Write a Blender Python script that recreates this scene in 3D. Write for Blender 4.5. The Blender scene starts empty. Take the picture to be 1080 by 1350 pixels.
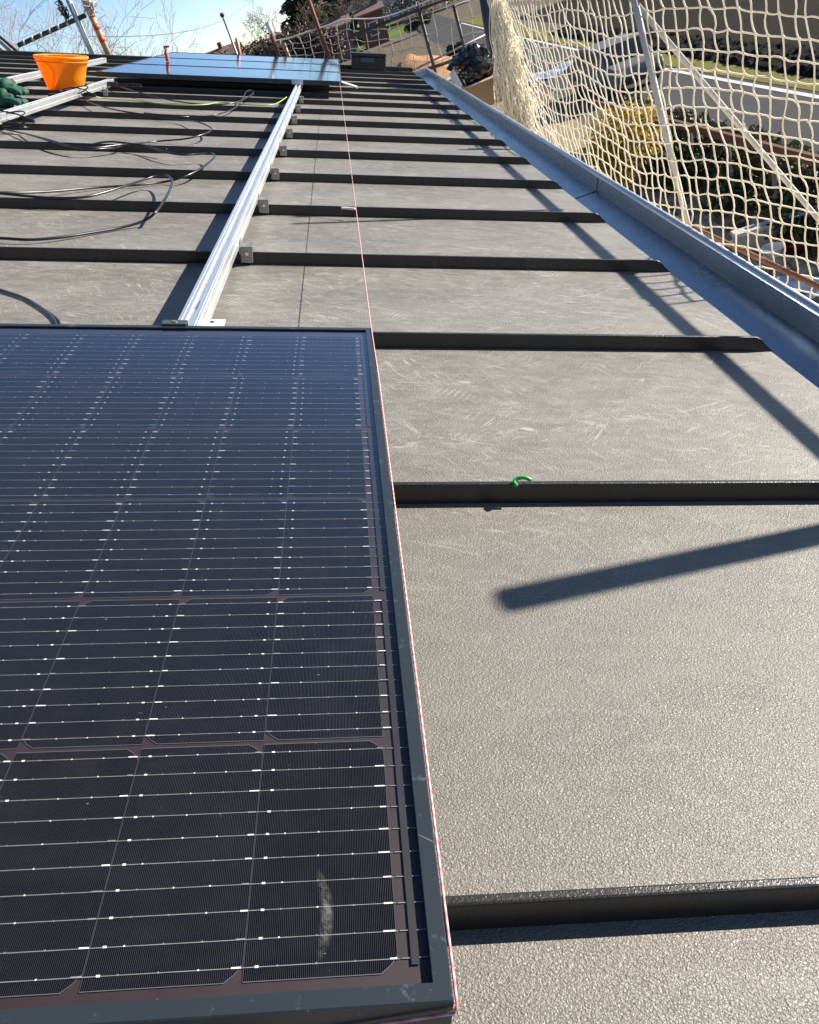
import bpy, bmesh, math, random
from math import sin, cos, radians, pi
from mathutils import Vector, Matrix
random.seed(7)
S = bpy.context.scene
COL = S.collection

# ------------------------------------------------------------------ frame of reference
# The roof slopes down towards +X by TH. Roof coordinates (u down the slope, v along the eave, n off the roof);
# n = 0 is the top of the module frames, n = -D the metal pans. World ground is z = 0.
TH = radians(20.0); CT, ST = cos(TH), sin(TH)
Z0 = 4.55
D = 0.13
def T(u, v, n): return Vector((u*CT + n*ST, v, -u*ST + n*CT + Z0))
ROOF = Matrix.Rotation(TH, 4, 'Y')
UP = Vector((-ST, 0, CT))            # world up in roof coordinates

# ------------------------------------------------------------------ camera, sky, sun
F_PX = 1048.5                        # focal length for a 1080 x 1350 picture
CR = Matrix(((0.99587021, 0.00874572, -0.09036616), (-0.0811692, 0.531656, -0.84306196), (0.04067053, 0.84691524, 0.53017025)))
CC = Vector((-0.0346, -0.2539, 0.4824))
cam_d = bpy.data.cameras.new('camera'); cam = bpy.data.objects.new('camera', cam_d); COL.objects.link(cam)
cam_d.sensor_fit = 'VERTICAL'; cam_d.sensor_height = 36.0; cam_d.lens = 36.0*F_PX/1350.0
cam_d.clip_start = 0.02; cam_d.clip_end = 4000
M = (ROOF.to_3x3() @ CR).to_4x4(); M.translation = T(*CC); cam.matrix_world = M
S.camera = cam

sun_roof = Vector((1.12, 0.42, 1.0))
sun_w = (ROOF.to_3x3() @ sun_roof).normalized()
SUN_EL = math.asin(sun_w.z); SUN_AZ = math.atan2(sun_w.x, sun_w.y)
wd = bpy.data.worlds.new('World'); S.world = wd; wd.use_nodes = True
wn = wd.node_tree.nodes; wn.clear()
sky = wn.new('ShaderNodeTexSky'); sky.sky_type = 'NISHITA'; sky.sun_disc = False
sky.sun_elevation = SUN_EL; sky.sun_rotation = SUN_AZ; sky.altitude = 50; sky.air_density = 0.6; sky.dust_density = 0.0; sky.ozone_density = 1.5
bg = wn.new('ShaderNodeBackground'); bg.inputs['Strength'].default_value = 0.068
wo = wn.new('ShaderNodeOutputWorld')
wd.node_tree.links.new(sky.outputs[0], bg.inputs[0]); wd.node_tree.links.new(bg.outputs[0], wo.inputs[0])
sd = bpy.data.lights.new('sun', 'SUN'); sd.energy = 4.8; sd.angle = radians(0.55); sd.color = (1.0, 0.93, 0.82)
sun = bpy.data.objects.new('sun', sd); COL.objects.link(sun)
sun.rotation_euler = sun_w.to_track_quat('Z', 'Y').to_euler(); sun.location = (20, 10, 30)
S.view_settings.view_transform = 'Standard'; S.view_settings.look = 'None'
S.view_settings.exposure = 1.4; S.view_settings.gamma = 1.0; S.view_settings.use_curve_mapping = False

# ------------------------------------------------------------------ measuring helpers (survey of the photograph)
def ray(x, y): return CR @ Vector(((x-540)/F_PX, -(y-675)/F_PX, -1.0))
def at_n(x, y, n=0.0): d = ray(x, y); return CC + d*((n-CC.z)/d.z)
def at_v(x, y, v): d = ray(x, y); return CC + d*((v-CC.y)/d.y)
def at_u(x, y, u): d = ray(x, y); return CC + d*((u-CC.x)/d.x)
def at_g(x, y, z=0.0):
    d = ROOF.to_3x3() @ ray(x, y); c = T(*CC); return c + d*((z-c.z)/d.z)

def on_bearing(x, y, dist):
    d = ROOF.to_3x3() @ ray(x, y); c = T(*CC); k = dist/math.hypot(d.x, d.y); p = c + d*k; return Vector((p.x, p.y, 0))

# ------------------------------------------------------------------ object helpers
class MB:
    def __init__(s): s.v = []; s.f = []; s.m = []
    def box(s, a, b, m=0):
        x0, y0, z0 = a; x1, y1, z1 = b; k = len(s.v)
        s.v += [(x0,y0,z0),(x1,y0,z0),(x1,y1,z0),(x0,y1,z0),(x0,y0,z1),(x1,y0,z1),(x1,y1,z1),(x0,y1,z1)]
        for q in ((0,3,2,1),(4,5,6,7),(0,1,5,4),(1,2,6,5),(2,3,7,6),(3,0,4,7)): s.f.append([k+i for i in q]); s.m.append(m)
        return s
    def obox(s, c, ax, ay, az, m=0):
        c, ax, ay, az = Vector(c), Vector(ax), Vector(ay), Vector(az); k = len(s.v)
        for sz in (-1, 1):
            for sx, sy in ((-1,-1),(1,-1),(1,1),(-1,1)): s.v.append(tuple(c+ax*sx+ay*sy+az*sz))
        for q in ((0,3,2,1),(4,5,6,7),(0,1,5,4),(1,2,6,5),(2,3,7,6),(3,0,4,7)): s.f.append([k+i for i in q]); s.m.append(m)
        return s
    def tube(s, pts, r, n=8, m=0, caps=True):
        P = [Vector(p) for p in pts]; R = r if isinstance(r, (list, tuple)) else [r]*len(P)
        ref = None; k0 = len(s.v)
        for i, p in enumerate(P):
            t = (P[min(i+1, len(P)-1)] - P[max(i-1, 0)])
            t = t.normalized() if t.length > 1e-9 else Vector((0,0,1))
            if ref is None:
                ref = t.orthogonal().normalized()
            ref = (ref - t*ref.dot(t)); ref = ref.normalized() if ref.length > 1e-6 else t.orthogonal().normalized()
            b = t.cross(ref)
            for j in range(n):
                a = 2*pi*j/n; s.v.append(tuple(p + (ref*cos(a) + b*sin(a))*R[i]))
        for i in range(len(P)-1):
            for j in range(n):
                a = k0+i*n+j; b2 = k0+i*n+(j+1) % n
                s.f.append([a, b2, b2+n, a+n]); s.m.append(m)
        if caps:
            s.f.append([k0+j for j in range(n)][::-1]); s.m.append(m)
            s.f.append([k0+(len(P)-1)*n+j for j in range(n)]); s.m.append(m)
        return s
    def prism(s, poly, ax, ay, o, d, m=0, caps=True):
        # poly in (ax, ay) at o, extruded by d
        ax, ay, o, d = Vector(ax), Vector(ay), Vector(o), Vector(d); k = len(s.v); n = len(poly)
        for e in (Vector((0,0,0)), d):
            for a, b in poly: s.v.append(tuple(o+ax*a+ay*b+e))
        for i in range(n):
            j = (i+1) % n; s.f.append([k+i, k+j, k+n+j, k+n+i]); s.m.append(m)
        if caps:
            s.f.append([k+i for i in range(n)][::-1]); s.m.append(m)
            s.f.append([k+n+i for i in range(n)]); s.m.append(m)
        return s
    def face(s, pts, m=0):
        k = len(s.v); s.v += [tuple(p) for p in pts]; s.f.append(list(range(k, k+len(pts)))); s.m.append(m); return s
    def lathe(s, prof, n=24, o=(0,0,0), m=0, cap=False):
        k = len(s.v); o = Vector(o)
        for r, z in prof:
            for j in range(n): a = 2*pi*j/n; s.v.append((o.x+r*cos(a), o.y+r*sin(a), o.z+z))
        for i in range(len(prof)-1):
            for j in range(n):
                a = k+i*n+j; b = k+i*n+(j+1) % n; s.f.append([a, b, b+n, a+n]); s.m.append(m)
        if cap: s.f.append([k+j for j in range(n)][::-1]); s.m.append(m); s.f.append([k+(len(prof)-1)*n+j for j in range(n)]); s.m.append(m)
        return s
    def mesh(s, name, mats, smooth=False):
        me = bpy.data.meshes.new(name); me.from_pydata(s.v, [], s.f)
        for mm in (mats if isinstance(mats, (list, tuple)) else [mats]): me.materials.append(mm)
        me.polygons.foreach_set('material_index', s.m)
        if smooth: me.polygons.foreach_set('use_smooth', [True]*len(s.f))
        me.update(); return me
    def build(s, name, mats, parent=None, smooth=False):
        return link(name, s.mesh(name, mats, smooth), parent)
def link(name, data, parent=None):
    o = bpy.data.objects.new(name, data); COL.objects.link(o)
    if parent is not None: o.parent = parent
    return o
def tag(o, label=None, cat=None, group=None, kind=None):
    if label: o['label'] = label
    if cat: o['category'] = cat
    if group: o['group'] = group
    if kind: o['kind'] = kind
    return o
def thing(name, label, cat, loc=(0,0,0), rot=(0,0,0), group=None):
    o = bpy.data.objects.new(name, None); COL.objects.link(o); o.empty_display_size = 0.1
    o.location = loc; o.rotation_euler = rot
    return tag(o, label, cat, group)
def rthing(name, label, cat, uvn=(0,0,0), group=None, turn=0.0):
    """a thing lying on the roof: local axes are u, v, n"""
    o = thing(name, label, cat, T(*uvn), (0,0,0), group)
    o.rotation_euler = (ROOF @ Matrix.Rotation(turn, 4, 'Z')).to_euler()
    return o
def copy_tree(o, parent=None):
    c = o.copy(); COL.objects.link(c)
    if parent is not None: c.parent = parent
    for ch in list(o.children): copy_tree(ch, c)
    return c
def bevel(o, w, seg=2):
    b = o.modifiers.new('bevel', 'BEVEL'); b.width = w; b.segments = seg; b.limit_method = 'ANGLE'; return o
def smooth_pts(pts, n=6):
    P = [Vector(p) for p in pts]; out = []
    for i in range(len(P)-1):
        p0, p1, p2, p3 = P[max(i-1,0)], P[i], P[i+1], P[min(i+2, len(P)-1)]
        for j in range(n):
            t = j/n
            out.append(0.5*((2*p1) + (p2-p0)*t + (2*p0-5*p1+4*p2-p3)*t*t + (3*p1-p0-3*p2+p3)*t**3))
    out.append(P[-1]); return out

# ------------------------------------------------------------------ materials
class NT:
    def __init__(s, name):
        s.mat = bpy.data.materials.new(name); s.mat.use_nodes = True; s.t = s.mat.node_tree; s.t.nodes.clear()
        s.out = s.n('ShaderNodeOutputMaterial')
    def n(s, kind, **kw):
        o = s.t.nodes.new(kind)
        for k, v in kw.items(): setattr(o, k, v)
        return o
    def l(s, a, b): s.t.links.new(a, b)
    def set(s, node, key, val):
        if hasattr(val, 'is_output') or isinstance(val, bpy.types.NodeSocket): s.l(val, node.inputs[key])
        else: node.inputs[key].default_value = val
    def math(s, op, a, b=None, c=None, clamp=False):
        o = s.n('ShaderNodeMath', operation=op); o.use_clamp = clamp
        s.set(o, 0, a)
        if b is not None: s.set(o, 1, b)
        if c is not None: s.set(o, 2, c)
        return o.outputs[0]
    def ramp(s, fac, lo, hi): 
        o = s.n('ShaderNodeMapRange'); o.clamp = True; s.set(o, 0, fac); o.inputs[1].default_value = lo; o.inputs[2].default_value = hi; return o.outputs[0]
    def mix(s, fac, a, b):
        o = s.n('ShaderNodeMix', data_type='RGBA'); s.set(o, 0, fac)
        for k, v in ((6, a), (7, b)):
            if isinstance(v, bpy.types.NodeSocket): s.l(v, o.inputs[k])
            else: o.inputs[k].default_value = (*v, 1.0)
        return o.outputs[2]
    def noise(s, vec, scale, detail=3, rough=0.55, dist=0.0, col=False):
        o = s.n('ShaderNodeTexNoise'); s.l(vec, o.inputs['Vector']); o.inputs['Scale'].default_value = scale
        o.inputs['Detail'].default_value = detail; o.inputs['Roughness'].default_value = rough; o.inputs['Distortion'].default_value = dist
        return o.outputs[1 if col else 0]
    def coord(s, which='Object'):
        return s.n('ShaderNodeTexCoord').outputs[which]
    def pos(s): return s.n('ShaderNodeNewGeometry').outputs['Position']
    def mapping(s, vec, scale=(1,1,1), rot=(0,0,0), loc=(0,0,0)):
        o = s.n('ShaderNodeMapping'); s.l(vec, o.inputs[0]); o.inputs['Scale'].default_value = scale
        o.inputs['Rotation'].default_value = rot; o.inputs['Location'].default_value = loc; return o.outputs[0]
    def principled(s, base, rough=0.5, metal=0.0, **kw):
        o = s.n('ShaderNodeBsdfPrincipled')
        if isinstance(base, bpy.types.NodeSocket): s.l(base, o.inputs['Base Color'])
        else: o.inputs['Base Color'].default_value = (*base, 1.0)
        s.set(o, 'Roughness', rough); s.set(o, 'Metallic', metal)
        for k, v in kw.items(): s.set(o, k.replace('_', ' '), v)
        s.l(o.outputs[0], s.out.inputs[0]); return o
    def bump(s, h, strength, dist, node):
        b = s.n('ShaderNodeBump'); s.l(h, b.inputs['Height']); b.inputs['Strength'].default_value = strength; b.inputs['Distance'].default_value = dist
        s.l(b.outputs[0], node.inputs['Normal']); return b
def simple(name, col, rough=0.5, metal=0.0, var=0.25, scale=6.0, bump=0.0, bscale=60.0, dirt=None, dirt_amt=0.4, **kw):
    t = NT(name); v = t.coord()
    c = t.mix(t.noise(v, scale, 4), tuple(x*(1-var) for x in col), tuple(min(1, x*(1+var)) for x in col))
    if dirt: c = t.mix(t.math('MULTIPLY', t.ramp(t.noise(v, scale*3.1, 5, 0.65), 0.5, 0.75), dirt_amt), c, dirt)
    p = t.principled(c, t.ramp(t.noise(v, scale*2, 3), -1.2+1.2*(1-rough), 1.2), metal, **kw)
    p.inputs['Roughness'].default_value = rough
    for lk in list(p.inputs['Roughness'].links): t.t.links.remove(lk)
    rr = t.math('ADD', t.math('MULTIPLY', t.noise(v, scale*4, 3), 0.25), max(0.02, rough-0.125)); t.l(rr, p.inputs['Roughness'])
    if bump: t.bump(t.noise(v, bscale, 4), bump, 0.01, p)
    return t.mat

def mat_roof(dusty=1.0, dark=1.0):
    t = NT('coated_roof_sheet' if dark == 1.0 else 'coated_seam_metal'); P = t.pos()
    Pr = t.mapping(P, rot=(0, -TH, 0))                                     # back into roof axes
    flat = t.mapping(Pr, scale=(1, 1, 0))
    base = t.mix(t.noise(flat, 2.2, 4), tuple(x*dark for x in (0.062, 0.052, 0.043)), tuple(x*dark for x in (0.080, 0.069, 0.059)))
    cloud = t.ramp(t.noise(t.mapping(flat, scale=(0.8, 1.5, 1)), 2.6, 6, 0.68, 0.6), 0.36, 0.78)
    sepx = t.n('ShaderNodeSeparateXYZ'); t.l(flat, sepx.inputs[0])
    walk = t.ramp(sepx.outputs[0], -1.6, 0.9)
    # scuffs: stretched thresholded noise in three directions, broken up by a second noise
    sc = None
    for k, (rz, sx, sy, fr) in enumerate(((0.35, 1.0, 7.0, 11), (-0.5, 1.2, 9.0, 15), (1.15, 1.0, 8.0, 13), (2.2, 0.9, 10.0, 19), (0.05, 1.6, 6.0, 9))):
        q = t.mapping(t.mapping(flat, rot=(0, 0, rz), loc=(k*3.7, k*1.9, 0)), scale=(sx, sy, 1))
        a = t.ramp(t.noise(q, fr, 4, 0.62, 0.9), 0.57, 0.74)
        b = t.ramp(t.noise(t.mapping(flat, loc=(k*5.1, 2.0, 0)), 3.1+k, 4, 0.6), 0.46, 0.62)
        a = t.math('MULTIPLY', a, b)
        sc = a if sc is None else t.math('MAXIMUM', sc, a)
    yfade = t.math('ADD', 0.22, t.math('MULTIPLY', 0.78, t.ramp(sepx.outputs[1], 0.45, 1.0)))
    sc = t.math('MULTIPLY', sc, yfade)
    speck = t.ramp(t.noise(flat, 95, 2), 0.74, 0.78)
    speck = t.math('MULTIPLY', speck, t.ramp(t.noise(flat, 4.3, 3), 0.52, 0.62))
    # boot prints: bars of a sole inside a few soft patches
    vo = t.n('ShaderNodeTexVoronoi', feature='F1'); t.l(t.mapping(t.mapping(flat, rot=(0,0,0.5)), scale=(1.0, 1.9, 1)), vo.inputs['Vector']); vo.inputs['Scale'].default_value = 3.2
    patch = t.math('SUBTRACT', 1.0, t.ramp(vo.outputs['Distance'], 0.12, 0.24))
    wv = t.n('ShaderNodeTexWave', wave_type='BANDS', bands_direction='X'); t.l(t.mapping(flat, rot=(0,0,0.55)), wv.inputs['Vector'])
    wv.inputs['Scale'].default_value = 26; wv.inputs['Distortion'].default_value = 2.2; wv.inputs['Detail'].default_value = 1; wv.inputs['Detail Scale'].default_value = 2.5
    sole = t.math('MULTIPLY', t.math('MULTIPLY', t.ramp(wv.outputs[1], 0.55, 0.75), patch), t.ramp(t.noise(flat, 7, 3), 0.40, 0.56))
    fine = t.ramp(t.noise(t.mapping(t.mapping(flat, rot=(0,0,0.12)), scale=(1.0, 2.6, 1)), 16, 6, 0.72, 0.8), 0.42, 0.74)
    cloud = t.math('MULTIPLY', t.math('ADD', t.math('MULTIPLY', cloud, 0.55), t.math('MULTIPLY', fine, 0.55)), t.math('ADD', 0.15, t.math('MULTIPLY', yfade, 0.85)))
    dust = t.math('MULTIPLY', t.math('ADD', t.math('MULTIPLY', cloud, 0.62), t.math('SUBTRACT', 0.29, t.math('MULTIPLY', yfade, 0.06))), dusty)
    c = t.mix(dust, base, (0.262, 0.247, 0.214))
    c = t.mix(t.math('MULTIPLY', sc, 0.72*dusty), c, (0.42, 0.41, 0.385))
    chalk = t.math('MULTIPLY', t.ramp(t.noise(t.mapping(flat, scale=(1, 1.7, 1)), 21, 6, 0.78, 1.0), 0.55, 0.70), t.ramp(t.noise(flat, 3.4, 4, 0.6, 0.5), 0.50, 0.66))
    c = t.mix(t.math('MULTIPLY', t.math('MULTIPLY', chalk, t.math('ADD', 0.25, t.math('MULTIPLY', yfade, 0.75))), 0.62*dusty), c, (0.44, 0.425, 0.39))
    c = t.mix(t.math('MULTIPLY', t.math('MULTIPLY', sole, t.math('SUBTRACT', yfade, 0.2)), 0.8*dusty), c, (0.32, 0.31, 0.29))
    c = t.mix(t.math('MULTIPLY', speck, 0.6*dusty), c, (0.5, 0.49, 0.46))
    rough = t.math('ADD', 0.36, t.math('MULTIPLY', dust, 0.30))
    p = t.principled(c, rough, 0.0); p.inputs['Specular IOR Level'].default_value = 0.55
    g1 = t.noise(t.mapping(flat, scale=(1.0, 1.35, 1), rot=(0,0,0.6)), 340, 2, 0.5, 0.9)
    g2 = t.noise(flat, 560, 1)
    h = t.math('ADD', g1, t.math('MULTIPLY', g2, 0.35))
    wob = t.noise(flat, 5.0, 2)
    t.bump(t.math('ADD', h, t.math('MULTIPLY', wob, 0.9)), 0.95 if dark == 1.0 else 0.35, 0.0017, p)
    return t.mat
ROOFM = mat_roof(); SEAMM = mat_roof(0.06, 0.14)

def mat_cell():
    t = NT('silicon_cell'); v = t.coord(); s = t.n('ShaderNodeSeparateXYZ'); t.l(v, s.inputs[0])
    fx = t.math('FRACT', t.math('DIVIDE', s.outputs[0], 0.001167))
    line = t.math('LESS_THAN', t.math('ABSOLUTE', t.math('SUBTRACT', fx, 0.5)), 0.06)
    rnd = t.n('ShaderNodeObjectInfo').outputs['Random']
    base = t.mix(rnd, (0.0012, 0.0016, 0.0035), (0.002, 0.0026, 0.0055))
    # the printed border line along the cell edge
    c = t.mix(line, base, t.mix(t.noise(t.pos(), 30, 3), (0.045, 0.046, 0.049), (0.110, 0.112, 0.116)))
    p = t.principled(c, 0.6); p.inputs['Specular IOR Level'].default_value = 0.0
    return t.mat
def mat_glass():
    t = NT('module_glass'); v = t.coord()
    tr = t.n('ShaderNodeBsdfTransparent'); gl = t.n('ShaderNodeBsdfGlossy'); gl.inputs['Roughness'].default_value = 0.09; gl.inputs['Color'].default_value = (0.80, 0.90, 1.0, 1)
    ge = t.n('ShaderNodeNewGeometry'); dt = t.n('ShaderNodeVectorMath', operation='DOT_PRODUCT'); t.l(ge.outputs['Normal'], dt.inputs[0]); t.l(ge.outputs['Incoming'], dt.inputs[1])
    sch = t.math('ADD', 0.014, t.math('MULTIPLY', 0.96, t.math('POWER', t.math('SUBTRACT', 1.0, t.math('ABSOLUTE', dt.outputs['Value'])), 2.9)), clamp=True)
    m1 = t.n('ShaderNodeMixShader'); t.l(sch, m1.inputs[0]); t.l(tr.outputs[0], m1.inputs[1]); t.l(gl.outputs[0], m1.inputs[2])
    df = t.n('ShaderNodeBsdfDiffuse'); df.inputs[0].default_value = (0.5, 0.5, 0.46, 1)
    # dust film, wiping marks and one dried muddy smear near the corner
    film = t.math('MULTIPLY', t.ramp(t.noise(t.mapping(v, scale=(1, 2.2, 1), rot=(0,0,0.4)), 7, 6, 0.7, 1.2), 0.5, 0.85), 0.010)
    spots = t.math('MULTIPLY', t.ramp(t.noise(v, 210, 2), 0.77, 0.8), 0.25)
    sx = t.n('ShaderNodeSeparateXYZ'); t.l(v, sx.inputs[0])
    yy = t.math('SUBTRACT', sx.outputs[1], 0.040); cen = t.math('SUBTRACT', -0.0432, t.math('MULTIPLY', t.math('MULTIPLY', yy, yy), 6.5))
    cen = t.math('ADD', cen, t.math('MULTIPLY', t.math('SUBTRACT', t.noise(v, 70, 3), 0.5), 0.004))
    dx = t.math('DIVIDE', t.math('SUBTRACT', sx.outputs[0], cen), 0.0036); dy = t.math('DIVIDE', yy, 0.025)
    rr = t.math('SQRT', t.math('ADD', t.math('MULTIPLY', dx, dx), t.math('MULTIPLY', dy, dy)))
    sm = t.math('MULTIPLY', t.math('SUBTRACT', 1.0, t.ramp(rr, 0.2, 1.3)), t.ramp(t.noise(t.mapping(t.mapping(v, rot=(0,0,-0.5)), scale=(2.0,0.7,1)), 200, 5, 0.7), 0.36, 0.72))
    fac = t.math('ADD', t.math('ADD', film, spots), t.math('MULTIPLY', sm, 0.30), clamp=True)
    m2 = t.n('ShaderNodeMixShader'); t.l(fac, m2.inputs[0]); t.l(m1.outputs[0], m2.inputs[1]); t.l(df.outputs[0], m2.inputs[2])
    t.l(m2.outputs[0], t.out.inputs[0]); return t.mat
def mat_frame():
    t = NT('anodised_frame'); v = t.coord()
    scr = t.ramp(t.noise(t.mapping(t.mapping(v, rot=(0,0,0.6)), scale=(4, 60, 60)), 6, 3), 0.68, 0.74)
    blot = t.ramp(t.noise(v, 40, 5, 0.7), 0.58, 0.72)
    c = t.mix(t.math('MAXIMUM', t.math('MULTIPLY', scr, 0.4), t.math('MULTIPLY', blot, 0.22)), (0.022, 0.029, 0.036), (0.30, 0.32, 0.33))
    t.principled(c, t.math('ADD', 0.30, t.math('MULTIPLY', blot, 0.25)), 0.15)
    return t.mat
def mat_metal(name, col, rough, metal=1.0, streak=True, var=0.15):
    t = NT(name); v = t.coord()
    n1 = t.noise(t.mapping(v, scale=(30, 0.8, 30)) if streak else v, 4, 4)
    c = t.mix(n1, tuple(x*(1-var) for x in col), tuple(min(1, x*(1+var)) for x in col))
    c = t.mix(t.math('MULTIPLY', t.ramp(t.noise(v, 14, 5, 0.65), 0.55, 0.8), 0.3), c, tuple(x*0.6 for x in col))
    t.principled(c, t.math('ADD', rough-0.08, t.math('MULTIPLY', t.noise(v, 9, 4), 0.16)), metal); return t.mat
def mat_string():
    t = NT('mason_line'); v = t.coord(); s = t.n('ShaderNodeSeparateXYZ'); t.l(v, s.inputs[0])
    f = t.math('FRACT', t.math('MULTIPLY', t.math('ADD', s.outputs[1], t.math('MULTIPLY', s.outputs[0], 0.6)), 95.0))
    c = t.mix(t.ramp(t.math('ABSOLUTE', t.math('SUBTRACT', f, 0.5)), 0.05, 0.5), (0.62, 0.42, 0.40), (0.58, 0.15, 0.18))
    t.principled(c, 0.7); return t.mat
CELL = mat_cell(); GLASS = mat_glass(); FRAME = mat_frame()
BACK = simple('module_backsheet', (0.017, 0.0085, 0.0105), 0.6, var=0.1)
SILVER = simple('solder_ribbon', (0.24, 0.24, 0.25), 0.35, 0.2, var=0.5, scale=70.0)
PADS = simple('solder_pad', (0.75, 0.75, 0.72), 0.35, 0.2, var=0.25, scale=90.0)
RIBBONCOVER = simple('black_tape', (0.008, 0.008, 0.009), 0.55)
ALU = mat_metal('mill_aluminium', (0.86, 0.87, 0.87), 0.34, 0.85)
STEEL = mat_metal('galvanised_clamp', (0.30, 0.29, 0.275), 0.45, 0.85, False)
CHROME = mat_metal('bolt_steel', (0.8, 0.8, 0.78), 0.2, 1.0, False)
GUTTER = mat_metal('painted_gutter_metal', (0.19, 0.235, 0.29), 0.26, 0.85)
GLIP = mat_metal('gutter_lip_metal', (0.62, 0.66, 0.70), 0.34, 0.8)
STRING = mat_string()
CABLE = simple('black_cable_sheath', (0.010, 0.010, 0.011), 0.32, var=0.1)
BLACKPL = simple('black_plastic', (0.012, 0.012, 0.014), 0.38, var=0.2)
BAGM = simple('black_bag_film', (0.012, 0.012, 0.013), 0.16, var=0.2)
GREENP = simple('green_plastic', (0.02, 0.36, 0.05), 0.4)
GREENC = simple('green_cloth', (0.012, 0.075, 0.04), 0.75, bump=0.3)
YGWIRE = simple('earth_wire', (0.30, 0.42, 0.10), 0.4)
NETM = simple('net_cord', (0.88, 0.81, 0.66), 0.75, var=0.06)
NETG = simple('weathered_net_cord', (0.55, 0.50, 0.46), 0.8, var=0.12)
GALV = mat_metal('galvanised_tube', (0.62, 0.63, 0.62), 0.45, 0.55)
DULLG = simple('dull_zinc_tube', (0.46, 0.45, 0.41), 0.7, var=0.25, scale=9)
RUST = simple('rusty_steel', (0.16, 0.062, 0.035), 0.8, var=0.4, scale=14, bump=0.3, dirt=(0.05, 0.025, 0.02), dirt_amt=0.7)
DARKST = simple('dark_steel', (0.05, 0.04, 0.04), 0.6, dirt=(0.14, 0.06, 0.04))
SLATE = simple('dark_blue_grey_paint', (0.035, 0.045, 0.065), 0.6)
WHITE = simple('white_plastic', (0.75, 0.75, 0.73), 0.45, var=0.06)
CARD = simple('cardboard', (0.34, 0.22, 0.14), 0.85, var=0.1, scale=3)
WOOD = simple('raw_timber', (0.45, 0.33, 0.2), 0.75, var=0.25, scale=5)
STEELBOARD = simple('scaffold_plank', (0.28, 0.26, 0.22), 0.8, var=0.25)
ORANGER = simple('red_orange_paint', (0.6, 0.08, 0.03), 0.5)
MARK = simple('faded_orange_stick', (0.55, 0.26, 0.16), 0.6, var=0.5, scale=9)
ROPE = simple('pale_rope', (0.6, 0.58, 0.53), 0.8)
def mat_bucket():
    t = NT('orange_bucket_plastic'); v = t.coord()
    c = t.mix(t.noise(v, 6, 3), (0.86, 0.42, 0.010), (0.90, 0.48, 0.014))
    c = t.mix(t.math('MULTIPLY', t.ramp(t.noise(v, 22, 5, 0.7), 0.60, 0.70), 0.30), c, (0.55, 0.48, 0.38))
    df = t.n('ShaderNodeBsdfPrincipled'); t.l(c, df.inputs['Base Color']); df.inputs['Roughness'].default_value = 0.38
    tl = t.n('ShaderNodeBsdfTranslucent'); tl.inputs[0].default_value = (0.95, 0.36, 0.01, 1)
    m = t.n('ShaderNodeMixShader'); m.inputs[0].default_value = 0.5
    t.l(df.outputs[0], m.inputs[1]); t.l(tl.outputs[0], m.inputs[2]); t.l(m.outputs[0], t.out.inputs[0]); return t.mat
BUCKET = mat_bucket()
def mat_brick(name, a, b):
    t = NT(name); v = t.coord()
    br = t.n('ShaderNodeTexBrick'); t.l(t.mapping(v, rot=(pi/2, 0, 0)), br.inputs['Vector']); br.inputs['Scale'].default_value = 2.0
    br.inputs['Color1'].default_value = (*a, 1); br.inputs['Color2'].default_value = (*b, 1); br.inputs['Mortar'].default_value = (0.2, 0.17, 0.15, 1)
    c = t.mix(t.math('MULTIPLY', t.noise(v, 0.7, 4), 0.5), br.outputs[0], tuple(x*0.6 for x in a)); t.principled(c, 0.85); return t.mat
BRICK = mat_brick('brown_brick', (0.17, 0.075, 0.055), (0.13, 0.06, 0.045))
TILE = simple('clay_roof_tile', (0.20, 0.13, 0.10), 0.85, var=0.35, scale=1.5)
PLASTER = simple('pale_plaster', (0.5, 0.52, 0.55), 0.9, var=0.1, scale=0.8)
PLASTERB = simple('blue_grey_plaster', (0.32, 0.40, 0.50), 0.9, var=0.1, scale=0.8)
WINDARK = simple('dark_window_glass', (0.02, 0.025, 0.03), 0.1)
BARK = simple('grey_bark', (0.20, 0.17, 0.15), 0.9, var=0.35, scale=8)
BARKW = simple('pale_twig_bark', (0.34, 0.31, 0.30), 0.8, var=0.3, scale=8)
BARKR = simple('reddish_twig_bark', (0.17, 0.12, 0.10), 0.85, var=0.3, scale=3)
CONCRETE = simple('concrete', (0.34, 0.34, 0.34), 0.85, var=0.2, scale=2, bump=0.2)
CARW = simple('grey_car_paint', (0.13, 0.13, 0.135), 0.6, var=0.1)
TYRE = simple('tyre_rubber', (0.02, 0.02, 0.02), 0.8)
REDD = simple('dark_red_plastic', (0.16, 0.01, 0.02), 0.4)
BLUEW = simple('pale_blue_sheet', (0.42, 0.50, 0.60), 0.4)
STONE = simple('field_stone', (0.26, 0.24, 0.21), 0.9, var=0.4, scale=9)
def mat_leaf(name, a, b, trans=0.25):
    t = NT(name); oi = t.n('ShaderNodeNewGeometry')
    c = t.mix(t.noise(oi.outputs['Position'], 3.0, 4), a, b)
    c = t.mix(oi.outputs['Random Per Island'], c, tuple(x*0.55 for x in a))
    d = t.n('ShaderNodeBsdfPrincipled'); t.l(c, d.inputs['Base Color']); d.inputs['Roughness'].default_value = 0.6
    tl = t.n('ShaderNodeBsdfTranslucent'); t.l(c, tl.inputs[0])
    m = t.n('ShaderNodeMixShader'); m.inputs[0].default_value = trans; t.l(d.outputs[0], m.inputs[1]); t.l(tl.outputs[0], m.inputs[2]); t.l(m.outputs[0], t.out.inputs[0]); return t.mat
LEAFD = mat_leaf('dark_evergreen_leaf', (0.030, 0.050, 0.022), (0.045, 0.065, 0.03))
LEAFH = mat_leaf('dry_hedge_leaf', (0.040, 0.042, 0.026), (0.075, 0.065, 0.04), 0.15)
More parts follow.
